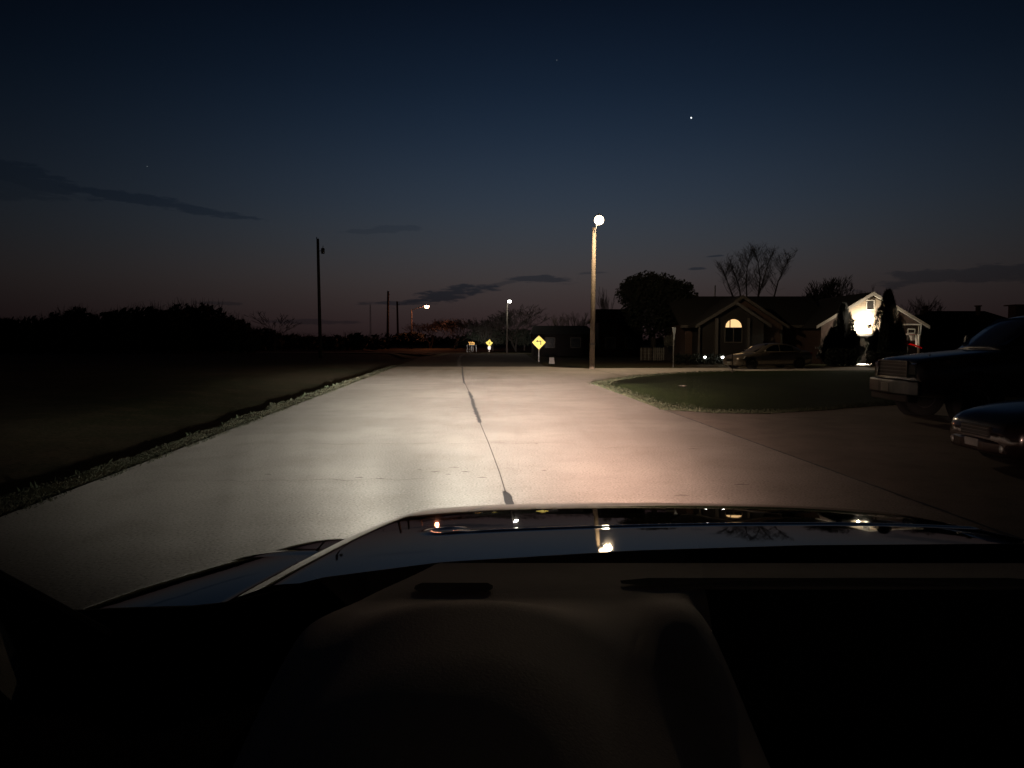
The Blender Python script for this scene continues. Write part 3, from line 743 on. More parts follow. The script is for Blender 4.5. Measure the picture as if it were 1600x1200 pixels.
# low dark house and the one behind the pole
def simple_house(px0, px1, pyr, pye, Y, depth, label, m='siding_far', hip=1.5):
    c = at((px0 + px1) / 2, 532, Y); t = thing('dark_house', (c.x, Y, -.03), label, 'house')
    a, b_ = at(px0, pye, Y) - Vector(t.location), at(px1, pye, Y) - Vector(t.location); r = at(px0, pyr, Y + depth / 2).z + .03
    MB().box(a.x + .3, b_.x - .3, .3, depth - .3, 0, a.z).build('wall', m, t)
    v = [(a.x, 0, a.z), (b_.x, 0, a.z), (b_.x, depth, a.z), (a.x, depth, a.z), (a.x + hip, depth / 2, r), (b_.x - hip, depth / 2, r)]
    MB().add(v, [(0, 1, 5, 4), (1, 2, 5), (2, 3, 4, 5), (3, 0, 4), (0, 3, 2, 1)]).build('roof', 'roof_far', t)
    for k in range(2):
        xx = a.x + (b_.x - a.x) * (.3 + .4 * k)
        w_ = MB().box(xx - .5, xx + .5, .26, .295, .9, 1.9).build('window', 'glass_dark', t)
        f_ = MB(); f_.box(xx - .56, xx - .5, .24, .3, .84, 1.96); f_.box(xx + .5, xx + .56, .24, .3, .84, 1.96); f_.box(xx - .5, xx + .5, .24, .3, 1.9, 1.96); f_.box(xx - .5, xx + .5, .24, .3, .84, .9)
        f_.build('window_frame', 'trim_far', w_)
    return t
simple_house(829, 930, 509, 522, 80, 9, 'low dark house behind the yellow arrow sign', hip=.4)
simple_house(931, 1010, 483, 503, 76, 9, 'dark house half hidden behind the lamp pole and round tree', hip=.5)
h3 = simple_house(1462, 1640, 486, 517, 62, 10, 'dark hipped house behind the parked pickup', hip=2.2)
for px, py0, py1, w_ in ((1528, 490, 479, .14), (1590, 490, 478, .5)):
    q = at(px, py0, 66) - Vector(h3.location); q2 = at(px, py1, 66) - Vector(h3.location)
    c_ = MB().box(q.x - w_, q.x + w_, q.y - w_, q.y + w_, q.z - .5, q2.z); c_.box(q.x - w_ * 1.5, q.x + w_ * 1.5, q.y - w_ * 1.5, q.y + w_ * 1.5, q2.z, q2.z + .1)
    c_.build('chimney', 'brick', h3)
q = at(1465, 532, 80); ch = thing('dark_house', (q.x, 80, -.03), 'far dark house showing only a capped chimney between the roofs', 'house')
MB().box(-2.4, 1.5, 0, 5, 0, 3.2).build('wall', 'siding_d', ch); MB().prism([(-2.7, 3.2), (1.8, 3.2), (-.4, 4.4)], 5.4, 'y', -.2).build('roof', 'roof', ch)
c_ = MB().box(-.5, .3, 2, 2.6, 3.4, zof(484, 82)); c_.box(-.22, .05, 2.1, 2.4, zof(484, 82), zof(478, 82)); c_.box(-.3, .13, 2.05, 2.45, zof(478, 82), zof(477, 82)); c_.build('chimney', 'brick', ch)

# cedars before the garage wing
cedar(gbase(1317, 50.5), zof(478, 50.5), 1.5, 71, 'narrow dark cedar left of the blazing wall')
cedar(gbase(1386, 49.5), zof(456, 49.5), 1.9, 72, 'tallest dark cedar, standing against the bright gable')
cedar(gbase(1302, 49.8), zof(516, 49.8), 1.3, 73, 'short cedar bush left of the narrow cedar')
cedar(gbase(1333, 50), zof(522, 50), 1.0, 74, 'low pointed shrub at the lower left of the blazing wall')
cedar(gbase(1403, 49), zof(506, 49), 1.1, 75, 'shorter cedar between the tallest cedar and the basketball hoop')
cedar(gbase(1371, 50.3), zof(520, 50.3), 1.2, 76, 'small shrub left of the foot of the tallest cedar')
def hedge(px0, px1, Y, pyt, seed, label):
    rr = random.Random(seed); c = at((px0 + px1) / 2, 532, Y); b = MB(); x0, x1 = at(px0, 532, Y).x - c.x, at(px1, 532, Y).x - c.x; h = zof(pyt, Y)
    leafy(rr, [(x0 + (x1 - x0) * k / 5, 0, h * .5, (x1 - x0) / 7, .5, h * rr.uniform(.45, .58)) for k in range(6)], 2600, .07, b)
    o = b.build('hedge', 'leaf2'); o.location = (c.x, Y, 0); return tag(o, label, 'hedge')
hedge(1296, 1334, 49.0, 545, 5, 'dark hedge at the feet of the left cedars')
hedge(1362, 1412, 47.2, 549, 6, 'dark hedge below the tallest cedar')
hedge(1060, 1128, 51.5, 552, 7, 'low dark planting along the house front')
o = hedge(1040, 1056, 60, 523, 8, 'pale blossoming shrub behind the yield sign'); o.data.materials[0] = M['leaf3']; o.data.transform(Matrix.Diagonal((1, 1, .42, 1)))
o.location.z = 1.15
# picket fence
pf = thing('picket_fence', gbase(1020, 59), 'picket fence with pale slats left of the yield sign', 'fence')
for px in list(range(1002, 1018, 3)) + list(range(1022, 1040, 3)):
    q = at(px, 532, 59).x - pf.location.x
    MB().prism([(q - .05, .1), (q + .05, .1), (q + .05, 1.02), (q, 1.12), (q - .05, 1.02)], .02, 'y', 0).build('picket', 'fence' if px % 2 == 0 or px > 1020 else 'fence_d', pf)
MB().box(-.98, .9, .022, .06, .3, .38).box(-.98, .9, .022, .06, .85, .93).build('rail', 'fence_d', pf)

# path lights
for i, px in enumerate((1101.5, 1129)):
    q = gp(px, 566); Yp = 51.0; q = at(px, 558, Yp)
    t = thing('path_light', (q.x, Yp, 0), ('left' if i == 0 else 'right') + ' one of the two small white path lights before the house', 'lamp', 'path lights before the brick house')
    zc = q.z
    MB().tube([(0, 0, 0), (0, 0, zc - .06)], .02, 6).build('stake', 'dark_metal', t)
    MB().lathe([(.001, zc + .10), (.08, zc + .055), (.085, zc + .05), (.001, zc + .05)], n=12).build('cap', 'dark_metal', t)
    MB().lathe([(.001, zc + .048), (.062 + .015 * i, zc + .04), (.062 + .015 * i, zc - .05), (.001, zc - .055)], n=12).build('bulb', 'lamp_white', t)
    lamp_light('path_glow', (0, -.15, zc), 1.2, (1, .95, .85), .03, t)

# ------------------------------------------------------------------ street lamps and poles
# main lamp
yb = gp(925, 576.5); t = thing('street_lamp', (yb.x, yb.y, -.02), 'glowing street lamp on a tall pale wooden pole at the side street', 'street lamp')
YL = yb.y; top = at(928.5, 356, YL) - t.location
MB().tube([(0, 0, 0), top * .5, top], [.150, .128, .10], 12).build('pole', 'wood_pole', t, True)
hd = at(936, 344, YL - 1.1) - t.location
MB().tube([top + Vector((0, -.02, -.35)), top + Vector((.06, -.5, -.02)), hd + Vector((0, .1, .30))], .03, 8).build('arm', 'steel', t)
MB().lathe([(.02, .36), (.07, .34), (.09, .28), (.12, .25)], tuple(hd), 18).build('lamp_hood', 'dark_metal', t, True)
MB().lathe([(.001, .25)] + [(.255 * math.sin(k * .2618), .25 * math.cos(k * .2618)) for k in range(1, 12)] + [(.001, -.25)], tuple(hd), 20).build('bulb', 'lamp_warm', t, True)
MB().lathe([(.17, 1.38), (.172, 1.38), (.172, 1.46), (.17, 1.46)], (0.01, 0, 0), 12).build('band', 'dark_metal', t)
sl = lamp_light('street_lamp_light', hd + Vector((.2, -.55, -.40)), 1800, (1, .72, .45), .2, t)
# small white lamp
yb = gp(792, 553); t = thing('street_lamp', (yb.x, yb.y, 0), 'small white street lamp on a dark pole among the bare trees', 'street lamp'); YL = yb.y
top = at(792.5, 472, YL) - t.location; hd = at(796, 471, YL) - t.location
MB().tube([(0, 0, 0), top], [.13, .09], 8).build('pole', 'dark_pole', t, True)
MB().tube([top + Vector((0, 0, -.15)), hd + Vector((0, 0, .2))], .03, 6).build('arm', 'dark_metal', t)
MB().lathe([(.03, .3), (.2, .2), (.22, .12)], tuple(hd), 12).build('lamp_hood', 'dark_metal', t)
MB().lathe([(.2, .12), (.21, -.02), (.13, -.13), (.001, -.15)], tuple(hd), 14).build('bulb', 'lamp_white', t, True)
lamp_light('street_lamp_light', hd + Vector((.2, -1.2, -.5)), 260, (1, .9, .75), .2, t)
# orange lamp on long arm
YL = 150; yb = at(643, 545, YL); t = thing('street_lamp', (yb.x, YL, 0), 'far orange street lamp on a long arm', 'street lamp')
top = at(643, 484, YL) - t.location; hd = at(667, 478.5, YL) - t.location
MB().tube([(0, 0, 0), top], [.16, .11], 8).build('pole', 'dark_pole', t, True)
MB().tube([top + Vector((0, 0, -.1)), top.lerp(hd, .5) + Vector((0, 0, .12)), hd + Vector((0, 0, .1))], .06, 6).build('arm', 'dark_metal', t)
MB().lathe([(.1, .3), (.35, .2), (.42, .1)], tuple(hd), 12).build('lamp_hood', 'dark_metal', t)
MB().lathe([(.4, .1), (.42, -.1), (.28, -.32), (.001, -.38)], tuple(hd), 14).build('bulb', 'lamp_orange', t, True)
lamp_light('street_lamp_light', hd + Vector((0, 0, -.7)), 2500, (1, .30, .14), .3, t)
# utility poles
def upole(px0, px, pyt, Y, r, label, transformer=0):
    b = gbase(px0, Y); t = thing('utility_pole', b, label, 'utility pole', 'wooden utility poles left of the road')
    top = at(px, pyt, Y) - Vector(b)
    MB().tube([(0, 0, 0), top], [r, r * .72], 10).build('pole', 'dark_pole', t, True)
    MB().lathe([(.03, 0), (.05, .03), (.03, .07), (.05, .10), (.02, .2)], (top.x - .1, top.y, top.z - .03), 8).build('insulator', 'dark_metal', t)
    if transformer:
        c = at(504.5, 392, Y) - Vector(b)
        MB().lathe([(.001, .28), (.1, .27), (.17, .2), (.17, -.2), (.15, -.26), (.001, -.27)], tuple(c), 12).build('transformer', 'dark_metal', t, True)
        MB().tube([(top.x * .9, 0, c.z), (c.x, 0, c.z)], .035, 6).build('bracket', 'dark_metal', t)
        MB().tube([(c.x, c.y, c.z + .26), (c.x + .03, c.y, c.z + .48)], .03, 6).build('bushing', 'dark_metal', t)
    else:
        MB().tube([(0, 0, top.z - .8), (.45, 0, top.z - .75), (.5, 0, top.z - .6)], [.05, .05, .08], 6).build('bracket', 'dark_metal', t)
    return t
upole(500.5, 496.5, 373, 72, .17, 'nearest and tallest wooden utility pole, carrying a small transformer', 1)
upole(605.5, 606.5, 455, 150, .28, 'second utility pole standing left of the orange lamp')
upole(622, 620.5, 471, 189, .30, 'farthest, thinnest utility pole, right beside the second')
# radio mast far away
t = thing('radio_mast', gbase(579, 420), 'faint thin lattice mast far behind the left scrub', 'mast')
hh = zof(476, 420); b = MB()
for a in (0, 2.09, 4.19): b.tube([(.5 * math.cos(a), .5 * math.sin(a), 0), (.2 * math.cos(a), .2 * math.sin(a), hh)], .07, 4)
for k in range(12): z = hh * k / 12; b.tube([(.5, 0, z), (-.3, .4, z + hh / 24), (-.3, -.4, z + hh / 12), (.5, 0, z + hh / 12)], .05, 3)
b.build('lattice', 'dark_metal', t)

# ------------------------------------------------------------------ road signs
def face_prism(b, pts, y0, y1): return b.prism(pts, y1 - y0, 'y', y0)
def diamond(c, r): return [(c[0] - r, c[1]), (c[0], c[1] - r), (c[0] + r, c[1]), (c[0], c[1] + r)]
YS = 58.0
g0 = gbase(842, YS); zc = zof(535, YS) + .03; t = thing('turn_sign', g0, 'yellow diamond sign with a black left-turn arrow', 'road sign')
MB().box(-.03, .03, .02, .06, 0, zc + .4).build('post', 'dark_metal', t)
MB().prism(diamond((0, zc), .535), .006, 'y', .005).build('plate', 'sign_back', t)
MB().prism(diamond((0, zc), .53), .004, 'y', 0).build('sign_face', 'sign_y', t)
a = MB(); s = .026  # arrow: up from lower right, bend left, head
a.prism([(.115, -.20), (.185, -.20), (.185, .13), (.115, .13)], .003, 'y', -.004)
a.prism([(-.10, .06), (.115, .06), (.115, .13), (-.10, .13)], .003, 'y', -.004)
a.prism([(-.23, .095), (-.08, .0), (-.08, .19)], .003, 'y', -.004)
a.v = [(x, y, z + zc) for x, y, z in a.v]; a.build('arrow_mark', 'sign_b', t)
b = MB()
for e in range(4):
    d0 = diamond((0, zc), .512); p, q = d0[e], d0[(e + 1) % 4]; d1 = diamond((0, zc), .503); p1, q1 = d1[e], d1[(e + 1) % 4]
    b.prism([p, q, q1, p1], .003, 'y', -.004)
b.build('border', 'sign_b', t)
# small far diamond with plate
YS = 103.0
g0 = gbase(764.5, YS); zc = zof(535.5, YS); t = thing('curve_sign', g0, 'small far yellow diamond sign above a white plate', 'road sign')
MB().box(-.04, .04, .02, .07, 0, zc + .3).build('post', 'steel', t)
MB().prism(diamond((0, zc), .50), .02, 'y', 0).build('sign_face', 'sign_y', t)
MB().prism([(-.06, zc - .2), (.02, zc - .2), (.06, zc + .1), (-.02, zc + .1)], .003, 'y', -.005).build('arrow_mark', 'sign_b', t)
MB().box(-.19, .19, -.005, .015, zc - .88, zc - .42).build('speed_plate', 'sign_w', t)
# far arrow board and guard rail
YS = 106.0
g0 = gbase(737, YS); zc = zof(536, YS); t = thing('arrow_board', g0, 'far amber rectangular arrow board over a guard rail', 'road sign')
MB().box(-.40, .40, 0, .02, zc - .20, zc + .20).build('sign_face', 'sign_o', t)
a = MB(); a.box(-.14, .14, -.006, -.003, zc - .03, zc + .03); a.prism([(-.28, zc), (-.14, zc - .09), (-.14, zc + .09)], .003, 'y', -.006); a.prism([(.28, zc), (.14, zc - .09), (.14, zc + .09)], .003, 'y', -.006)
a.build('arrow_mark', 'sign_b', t)
for s in (-.25, .25): MB().box(s - .03, s + .03, .02, .08, 0, zc + .15).build('post', 'dark_metal', t)
t = thing('guard_rail', (g0[0], YS + .3, 0), 'short guard rail under the far amber arrow board', 'guard rail')
MB().box(-.68, .68, 0, .05, zc - .32, zc - .25).build('rail', 'trim_d', t)
for s in (-.6, 0, .6): MB().box(s - .06, s + .06, .05, .15, 0, zc - .25).build('post', 'dark_metal', t)
# yield sign seen nearly edge-on
b0 = gp(1052.5, 573); t = thing('yield_sign', (b0.x, b0.y, 0), 'grey back of a yield sign seen almost edge-on', 'road sign', rz=R(62))
YS = b0.y; z1, z0_ = zof(511.5, YS), zof(532, YS)
MB().tube([(0, .02, 0), (0.0, .02, z1 - .05)], .028, 6).build('post', 'steel', t)
MB().prism([(-.38, z1), (.38, z1), (.40, z1 - .03), (.03, z0_), (-.03, z0_), (-.40, z1 - .03)], .012, 'y', -.012).build('plate', 'sign_back', t)
# thin marker post, utility box, sapling, drain
t = thing('marker_post', gbase(848.5, 90), 'thin marker post left of the yellow arrow sign', 'post')
MB().tube([(0, 0, 0), (0, 0, 1.45)], .035, 6).build('post', 'steel', t); MB().box(-.05, .05, -.045, -.03, 1.2, 1.45).build('reflector', 'sign_w', t)
q = gp(862, 568.5); t = thing('utility_box', (q.x, q.y, 0), 'pale metal utility box on the grass below the arrow sign', 'utility box')
w_ = .20; MB().add([(-w_, -.18, 0), (w_, -.18, 0), (w_, .18, 0), (-w_, .18, 0), (-w_ * .8, -.15, .42), (w_ * .8, -.15, .42), (w_ * .8, .15, .42), (-w_ * .8, .15, .42)], [(3, 2, 1, 0), (4, 5, 6, 7), (0, 1, 5, 4), (1, 2, 6, 5), (2, 3, 7, 6), (3, 0, 4, 7)]).build('cabinet', 'trim_d', t, bevel=.015)
MB().box(-.17, .17, -.165, .165, .425, .45).build('lid', 'trim_d', t)
q = gp(1144, 584); t = thing('young_sapling', (q.x, q.y, 0), 'thin staked sapling on the lawn before the parked silver car', 'tree')
MB().tube([(0, 0, 0), (.01, 0, .5), (0, 0, 1.0)], [.03, .022, .01], 6).build('trunk', 'bark', t)
b = MB(); rr = random.Random(4)
for k in range(12): z = .45 + .05 * k; b.tube([(0, 0, z), (rr.gauss(0, .12), rr.gauss(0, .12), z + .16)], [.007, .003], 3)
b.build('crown', 'bark', t)
q = gp(1065, 611); t = thing('storm_drain', (q.x, q.y, .09), 'pale arched concrete lip of a drain in the lawn', 'drain')
b = MB(); b.tube([(-.42 + .84 * k / 12, -.10 * (k / 12 - .2), .0 + .075 * math.sin(math.pi * k / 12)) for k in range(13)], .016, 6); b.build('lip', 'trim_d', t, True)
MB().prism([(-.40 + .80 * k / 12, .0 + .075 * math.sin(math.pi * k / 12)) for k in range(13)], .25, 'y', .03).build('opening', 'black_plastic', t)

# basketball hoop --------------------------------------------------------
YH = 51.0
g0 = gbase(1428, YH, 0); t = thing('basketball_hoop', g0, 'portable basketball hoop with a white-bordered clear board behind the pickup', 'basketball hoop')
O3 = Vector(t.location); q = lambda px, py: at(px, py, YH) - O3
a, b_, c, d = q(1410, 507), q(1439.5, 507), q(1438, 523), q(1409, 522)
def quad_frame(a, b, c, d, w):
    m_ = MB()
    for p, r in ((a, b), (b, c), (c, d), (d, a)):
        m_.tube([p, r], w, 4)
    return m_
quad_frame(a, b_, c, d, .042).build('backboard_border', 'white_film', t)
e, f, g, h = q(1418.5, 514), q(1429.5, 514.5), q(1429, 520.5), q(1418, 521)
quad_frame(*[x + Vector((0, -.03, 0)) for x in (e, f, g, h)], .036).build('target_square', 'white_film', t)
def clear_mat():
    m, T, b = bsdf('clear_acrylic'); b.inputs['Base Color'].default_value = (.02, .02, .02, 1); b.inputs['Roughness'].default_value = .1; b.inputs['Alpha'].default_value = .45; return m
M['clear'] = clear_mat()
MB().add([tuple(p + Vector((0, .01, 0))) for p in (a, b_, c, d)] + [tuple(p + Vector((0, .03, 0))) for p in (a, b_, c, d)], [(0, 1, 2, 3), (7, 6, 5, 4), (0, 4, 5, 1), (1, 5, 6, 2), (2, 6, 7, 3), (3, 7, 4, 0)]).build('backboard', 'clear', t)
rc = q(1422, 523) + Vector((0, -.35, 0))
MB().tube([rc + Vector((.23 * math.cos(k * .3142), .23 * math.sin(k * .3142), 0)) for k in range(21)], .02, 6).build('rim', 'red', t)
n_ = MB()
for k in range(12):
    for sgn in (-1, 1):
        pts = []
        for j in range(6):
            r_ = .23 - .026 * j; an = k * .5236 + sgn * j * .2618; pts.append(rc + Vector((r_ * math.cos(an), r_ * math.sin(an), -.075 * j)))
        n_.tube(pts, .012, 3)
n_.build('net', 'white_film', t)
MB().tube([q(1426, 514) + Vector((0, .1, 0)), q(1425, 530) + Vector((0, .5, 0)), Vector((0, .7, 0))], .05, 8).build('pole', 'black_plastic', t)
MB().tube([q(1431, 524), q(1432, 534), q(1431, 542)], [.05, .05, .05], 8).build('strut', 'white_film', t)
MB().box(-.5, .45, .2, 1.0, 0, .25).build('base', 'black_plastic', t, bevel=.04)
# red and white play piece beside it
t = thing('toy_slide', (at(1416, 532, 50.6).x, 50.6, 0), 'red and white plastic slide just left of the hoop net', 'toy'); O3 = Vector(t.location)
q = lambda px, py: at(px, py, 50.6) - O3
MB().tube([q(1410, 534), q(1418, 536.5), q(1431, 540), q(1440, 544)], .055, 6).build('handrail', 'red_film', t)
MB().add([tuple(p) for p in (q(1411, 534.5), q(1416, 536), q(1417, 560), q(1411, 560))] + [tuple(p + Vector((0, .03, 0))) for p in (q(1411, 534.5), q(1416, 536), q(1417, 560), q(1411, 560))], [(0, 1, 2, 3), (7, 6, 5, 4), (0, 4, 5, 1), (1, 5, 6, 2), (2, 6, 7, 3), (3, 7, 4, 0)]).build('side_panel', 'red_film', t)
MB().box(q(1408, 534).x, q(1411, 534).x, -.05, .05, 0, q(1408, 535).z).build('leg', 'white_film', t)
MB().lathe([(.001, .09), (.1, .06), (.12, 0), (.1, -.06), (.001, -.09)], tuple(q(1410.5, 534)), 12).build('post_cap', 'white_film', t, True)
q = at(1357, 545, 51); t = thing('lantern', (q.x, 51, 0), 'dim white garden lantern under the blazing wall', 'lantern')
MB().tube([(0, 0, 0), (0, 0, .9)], .03, 6).build('post', 'dark_metal', t); MB().box(-.09, .09, -.09, .09, .9, 1.25).build('glass', 'plate', t); MB().lathe([(.15, 1.25), (.001, 1.4)], n=4).build('cap', 'dark_metal', t)

# ------------------------------------------------------------------ vehicles
def sec_ring(x, hw, z0, z1, n=2, tuck=.9, crown=.03, rnd=.14):
    """closed car-body cross-section at x (points run round)"""
    h = z1 - z0
    half = [(0, z0), (hw * .86, z0), (hw * .97, z0 + h * .12), (hw, z0 + h * .42), (hw * .985, z0 + h * .68), (hw * .95, z1 - rnd * .45), (hw * .88, z1 - rnd * .12), (hw * .70, z1 + crown * .4), (hw * .35, z1 + crown * .9), (0, z1 + crown)]
    pts = [(x, y, z) for y, z in half] + [(x, -y, z) for y, z in half[-2:0:-1]]
    return pts
def cab_ring(x, hb, ht, z0, z1):
    half = [(0, z0), (hb, z0), (hb * .6 + ht * .4 + .012, z0 + (z1 - z0) * .5), (ht, z1 - .07), (ht - .06, z1 - .015), (ht * .5, z1 + .012), (0, z1 + .02)]
    return [(x, y, z) for y, z in half] + [(x, -y, z) for y, z in half[-2:0:-1]]
def wheel(t, x, y, r, w, side):
    o = MB().lathe([(r * .60, -w / 2), (r * .93, -w / 2), (r, -w * .38), (r, w * .38), (r * .93, w / 2), (r * .60, w / 2)], (0, 0, 0), 28, 'y').build('tyre', 'rubber', None, True)
    e = bpy.data.objects.new('wheel', None); COL.objects.link(e); e.parent = t; e.location = (x, y, r)
    o.parent = e
    b = MB(); b.lathe([(.001, side * w * .28), (r * .16, side * w * .30), (r * .16, side * w * .22)], (0, 0, 0), 16, 'y')
    for k in range(5):
        a = k * 1.2566; ca, sa = math.cos(a), math.sin(a); pw = r * .10
        p = [(ca * r * .1 - sa * pw, sa * r * .1 + ca * pw), (ca * r * .1 + sa * pw, sa * r * .1 - ca * pw), (ca * r * .6 + sa * pw * .8, sa * r * .6 - ca * pw * .8), (ca * r * .6 - sa * pw * .8, sa * r * .6 + ca * pw * .8)]
        b.prism(p, side * w * .08, 'y', side * w * .2)
    b.lathe([(r * .56, side * w * .40), (r * .62, side * w * .44), (r * .62, -side * w * .3), (r * .56, -side * w * .3)], (0, 0, 0), 28, 'y')
    b.build('rim', 'rim', e)
    MB().lathe([(.001, -side * w * .1), (r * .56, -side * w * .1)], (0, 0, 0), 20, 'y').build('brake_disc', 'dark_metal', e)
def side_poly(t, name, m, pts, y, side, th=.012):
    """panel in the x-z plane at y(x,z) following the cab's lean"""
    b = MB(); n = len(pts)
    v = [(px_, side * (yy), pz) for (px_, pz), yy in zip(pts, y)] + [(px_, side * (yy - th), pz) for (px_, pz), yy in zip(pts, y)]
    f = [tuple(range(n)), tuple(range(n, 2 * n))[::-1]] + [(i, (i + 1) % n, n + (i + 1) % n, n + i) for i in range(n)]
    return b.add(v, f).build(name, m, t)
def smooth_secs(secs, k=4):
    """catmull-rom between sections"""
    out = []
    for i in range(len(secs) - 1):
        p0, p1, p2, p3 = secs[max(i - 1, 0)], secs[i], secs[i + 1], secs[min(i + 2, len(secs) - 1)]
        for j in range(k):
            u = j / k
            out.append([tuple(.5 * ((2 * b) + (c - a) * u + (2 * a - 5 * b + 4 * c - d) * u * u + (3 * b - a - 3 * c + d) * u ** 3) for a, b, c, d in zip(q0, q1, q2, q3)) for q0, q1, q2, q3 in zip(p0, p1, p2, p3)])
    out.append([tuple(p) for p in secs[-1]]); return out
# pickup (x forward = nose). local: nose at +x
def build_pickup(loc, rz, label):
    t = thing('pickup_truck', loc, label, 'pickup truck', rz=rz); HW = 1.0
    body = [sec_ring(2.92, .86, .55, 1.02, crown=.02), sec_ring(2.85, .93, .50, 1.14), sec_ring(2.6, .97, .48, 1.20), sec_ring(2.0, 1.0, .47, 1.27), sec_ring(1.35, 1.0, .46, 1.33), sec_ring(1.0, 1.0, .46, 1.36, crown=.02), sec_ring(0, 1.0, .46, 1.36, crown=.01), sec_ring(-1.2, 1.0, .46, 1.36, crown=.01), sec_ring(-2.8, .99, .5, 1.34, crown=0), sec_ring(-2.9, .96, .55, 1.30, crown=0)]
    MB().loft(smooth_secs(body, 4)).build('body', 'truck', t, True)
    cab = [cab_ring(1.32, .86, .80, 1.33, 1.38), cab_ring(1.05, .90, .74, 1.33, 1.62), cab_ring(.72, .92, .74, 1.33, 1.86), cab_ring(.4, .93, .74, 1.33, 1.98), cab_ring(-.2, .93, .75, 1.33, 2.02), cab_ring(-1.1, .93, .74, 1.33, 1.99), cab_ring(-1.3, .93, .73, 1.33, 1.93), cab_ring(-1.42, .92, .80, 1.33, 1.40)]
    MB().loft(smooth_secs(cab, 4)).build('cab', 'truck', t, True)
    # windshield panel
    MB().add([(1.26, -.74, 1.44), (1.26, .74, 1.44), (.60, .66, 1.955), (.60, -.66, 1.955), (1.22, -.74, 1.42), (1.22, .74, 1.42), (.56, .66, 1.935), (.56, -.66, 1.935)], [(0, 1, 2, 3), (7, 6, 5, 4), (0, 4, 5, 1), (1, 5, 6, 2), (2, 6, 7, 3), (3, 7, 4, 0)]).build('windshield', 'car_glass', t)
    for s in (-1, 1):
        side_poly(t, 'side_window', 'car_glass', [(1.0, 1.42), (.55, 1.80), (.35, 1.88), (-.25, 1.90), (-.25, 1.42)], [.945, .88, .865, .862, .95], s)
        side_poly(t, 'side_window', 'car_glass', [(-.35, 1.42), (-.35, 1.90), (-1.05, 1.87), (-1.18, 1.75), (-1.2, 1.42)], [.95, .862, .865, .885, .95], s)
        # door seams, handle, mirror, running board, arch
        for xs in (1.02, -.30, -1.22):
            side_poly(t, 'door_seam', 'black_plastic', [(xs, .62), (xs + .012, .62), (xs + .012, 1.38), (xs, 1.38)], [1.004] * 4, s)
        for xs in (-.12, -1.02):
            MB().box(xs - .1, xs + .1, s * .985 - .015, s * 1.025 + .0, 1.19, 1.225).build('door_handle', 'chrome', t, bevel=.008)
        mr = MB(); mr.lathe([(.001, -.07), (.09, -.06), (.12, 0), (.10, .05), (.001, .07)], (0, 0, 0), 10, 'x')
        o = mr.build('mirror', 'black_plastic', t, True); o.location = (.92, s * 1.12, 1.5); o.scale = (1, .8, 1.25)
        MB().tube([(.92, s * .95, 1.42), (.92, s * 1.08, 1.46)], .025, 6).build('mirror_arm', 'black_plastic', t)
        MB().box(-1.1, 1.0, s * 1.0 - .08, s * 1.0 + .07, .40, .45).build('running_board', 'chrome', t, bevel=.01)
        for xw in (1.93, -1.95):
            MB().lathe([(.001, 0), (.50, 0), (.53, .004), (.53, .012)] if s > 0 else [(.001, 0), (.50, 0), (.53, -.004), (.53, -.012)], (xw, s * .998, .44), 26, 'y').build('wheel_arch', 'black_plastic', t)
            wheel(t, xw, s * .90, .41, .27, s)
        hl = MB().loft([[(2.90, s * .62, .92), (2.90, s * .62, 1.10), (2.89, s * .80, 1.11), (2.88, s * .83, .92)], [(2.955, s * .62, .90), (2.945, s * .62, 1.08), (2.93, s * .82, 1.09), (2.93, s * .84, .90)]])
        hl.build('headlight', 'lens', t)
        MB().lathe([(.001, 0), (.07, -.01), (.07, -.05)], (2.99, s * .62, .60), 12, 'x').build('fog_lamp', 'lens', t)
        MB().box(-2.93, -2.87, s * .9 - .07, s * .9 + .07, .95, 1.25).build('taillight', 'tail', t)
    g = MB(); g.box(2.90, 2.94, -.60, .60, .84, 1.12); g.build('grille', 'black_plastic', t)
    g = MB()
    for k in range(4): g.box(2.941, 2.965, -.585, .585, .865 + k * .068, .885 + k * .068)
    g.box(2.93, 2.972, -.61, -.585, .83, 1.13); g.box(2.93, 2.972, .585, .61, .83, 1.13); g.box(2.93, 2.972, -.61, .61, 1.12, 1.145)
    g.build('grille_bars', 'chrome', t)
    bp = [(2.93, -.97), (3.04, -.80), (3.09, -.3), (3.09, .3), (3.04, .80), (2.93, .97)]
    b = MB(); inner = [(x - .10, y * .96) for x, y in bp]; b.prism(bp + inner[::-1], .26, 'z', .52); b.build('bumper', 'chrome', t, bevel=.02)
    MB().box(2.82, 3.03, -.75, .75, .38, .52).build('air_dam', 'black_plastic', t, bevel=.02)
    MB().box(3.092, 3.10, -.16, .16, .56, .72).build('licence_plate', 'plate', t)
    MB().box(2.4, 2.43, .3, .34, 1.26, 1.27).build('washer_jet', 'black_plastic', t)
    t.scale = (1.05, 1.03, 1.05)
    return t
tp = at(1362, 600, 16.2)
build_pickup((7.80 + 3.0, 15.45, 0), R(180 - 1.5), 'dark pickup truck with chrome grille parked nose-out on the driveway')

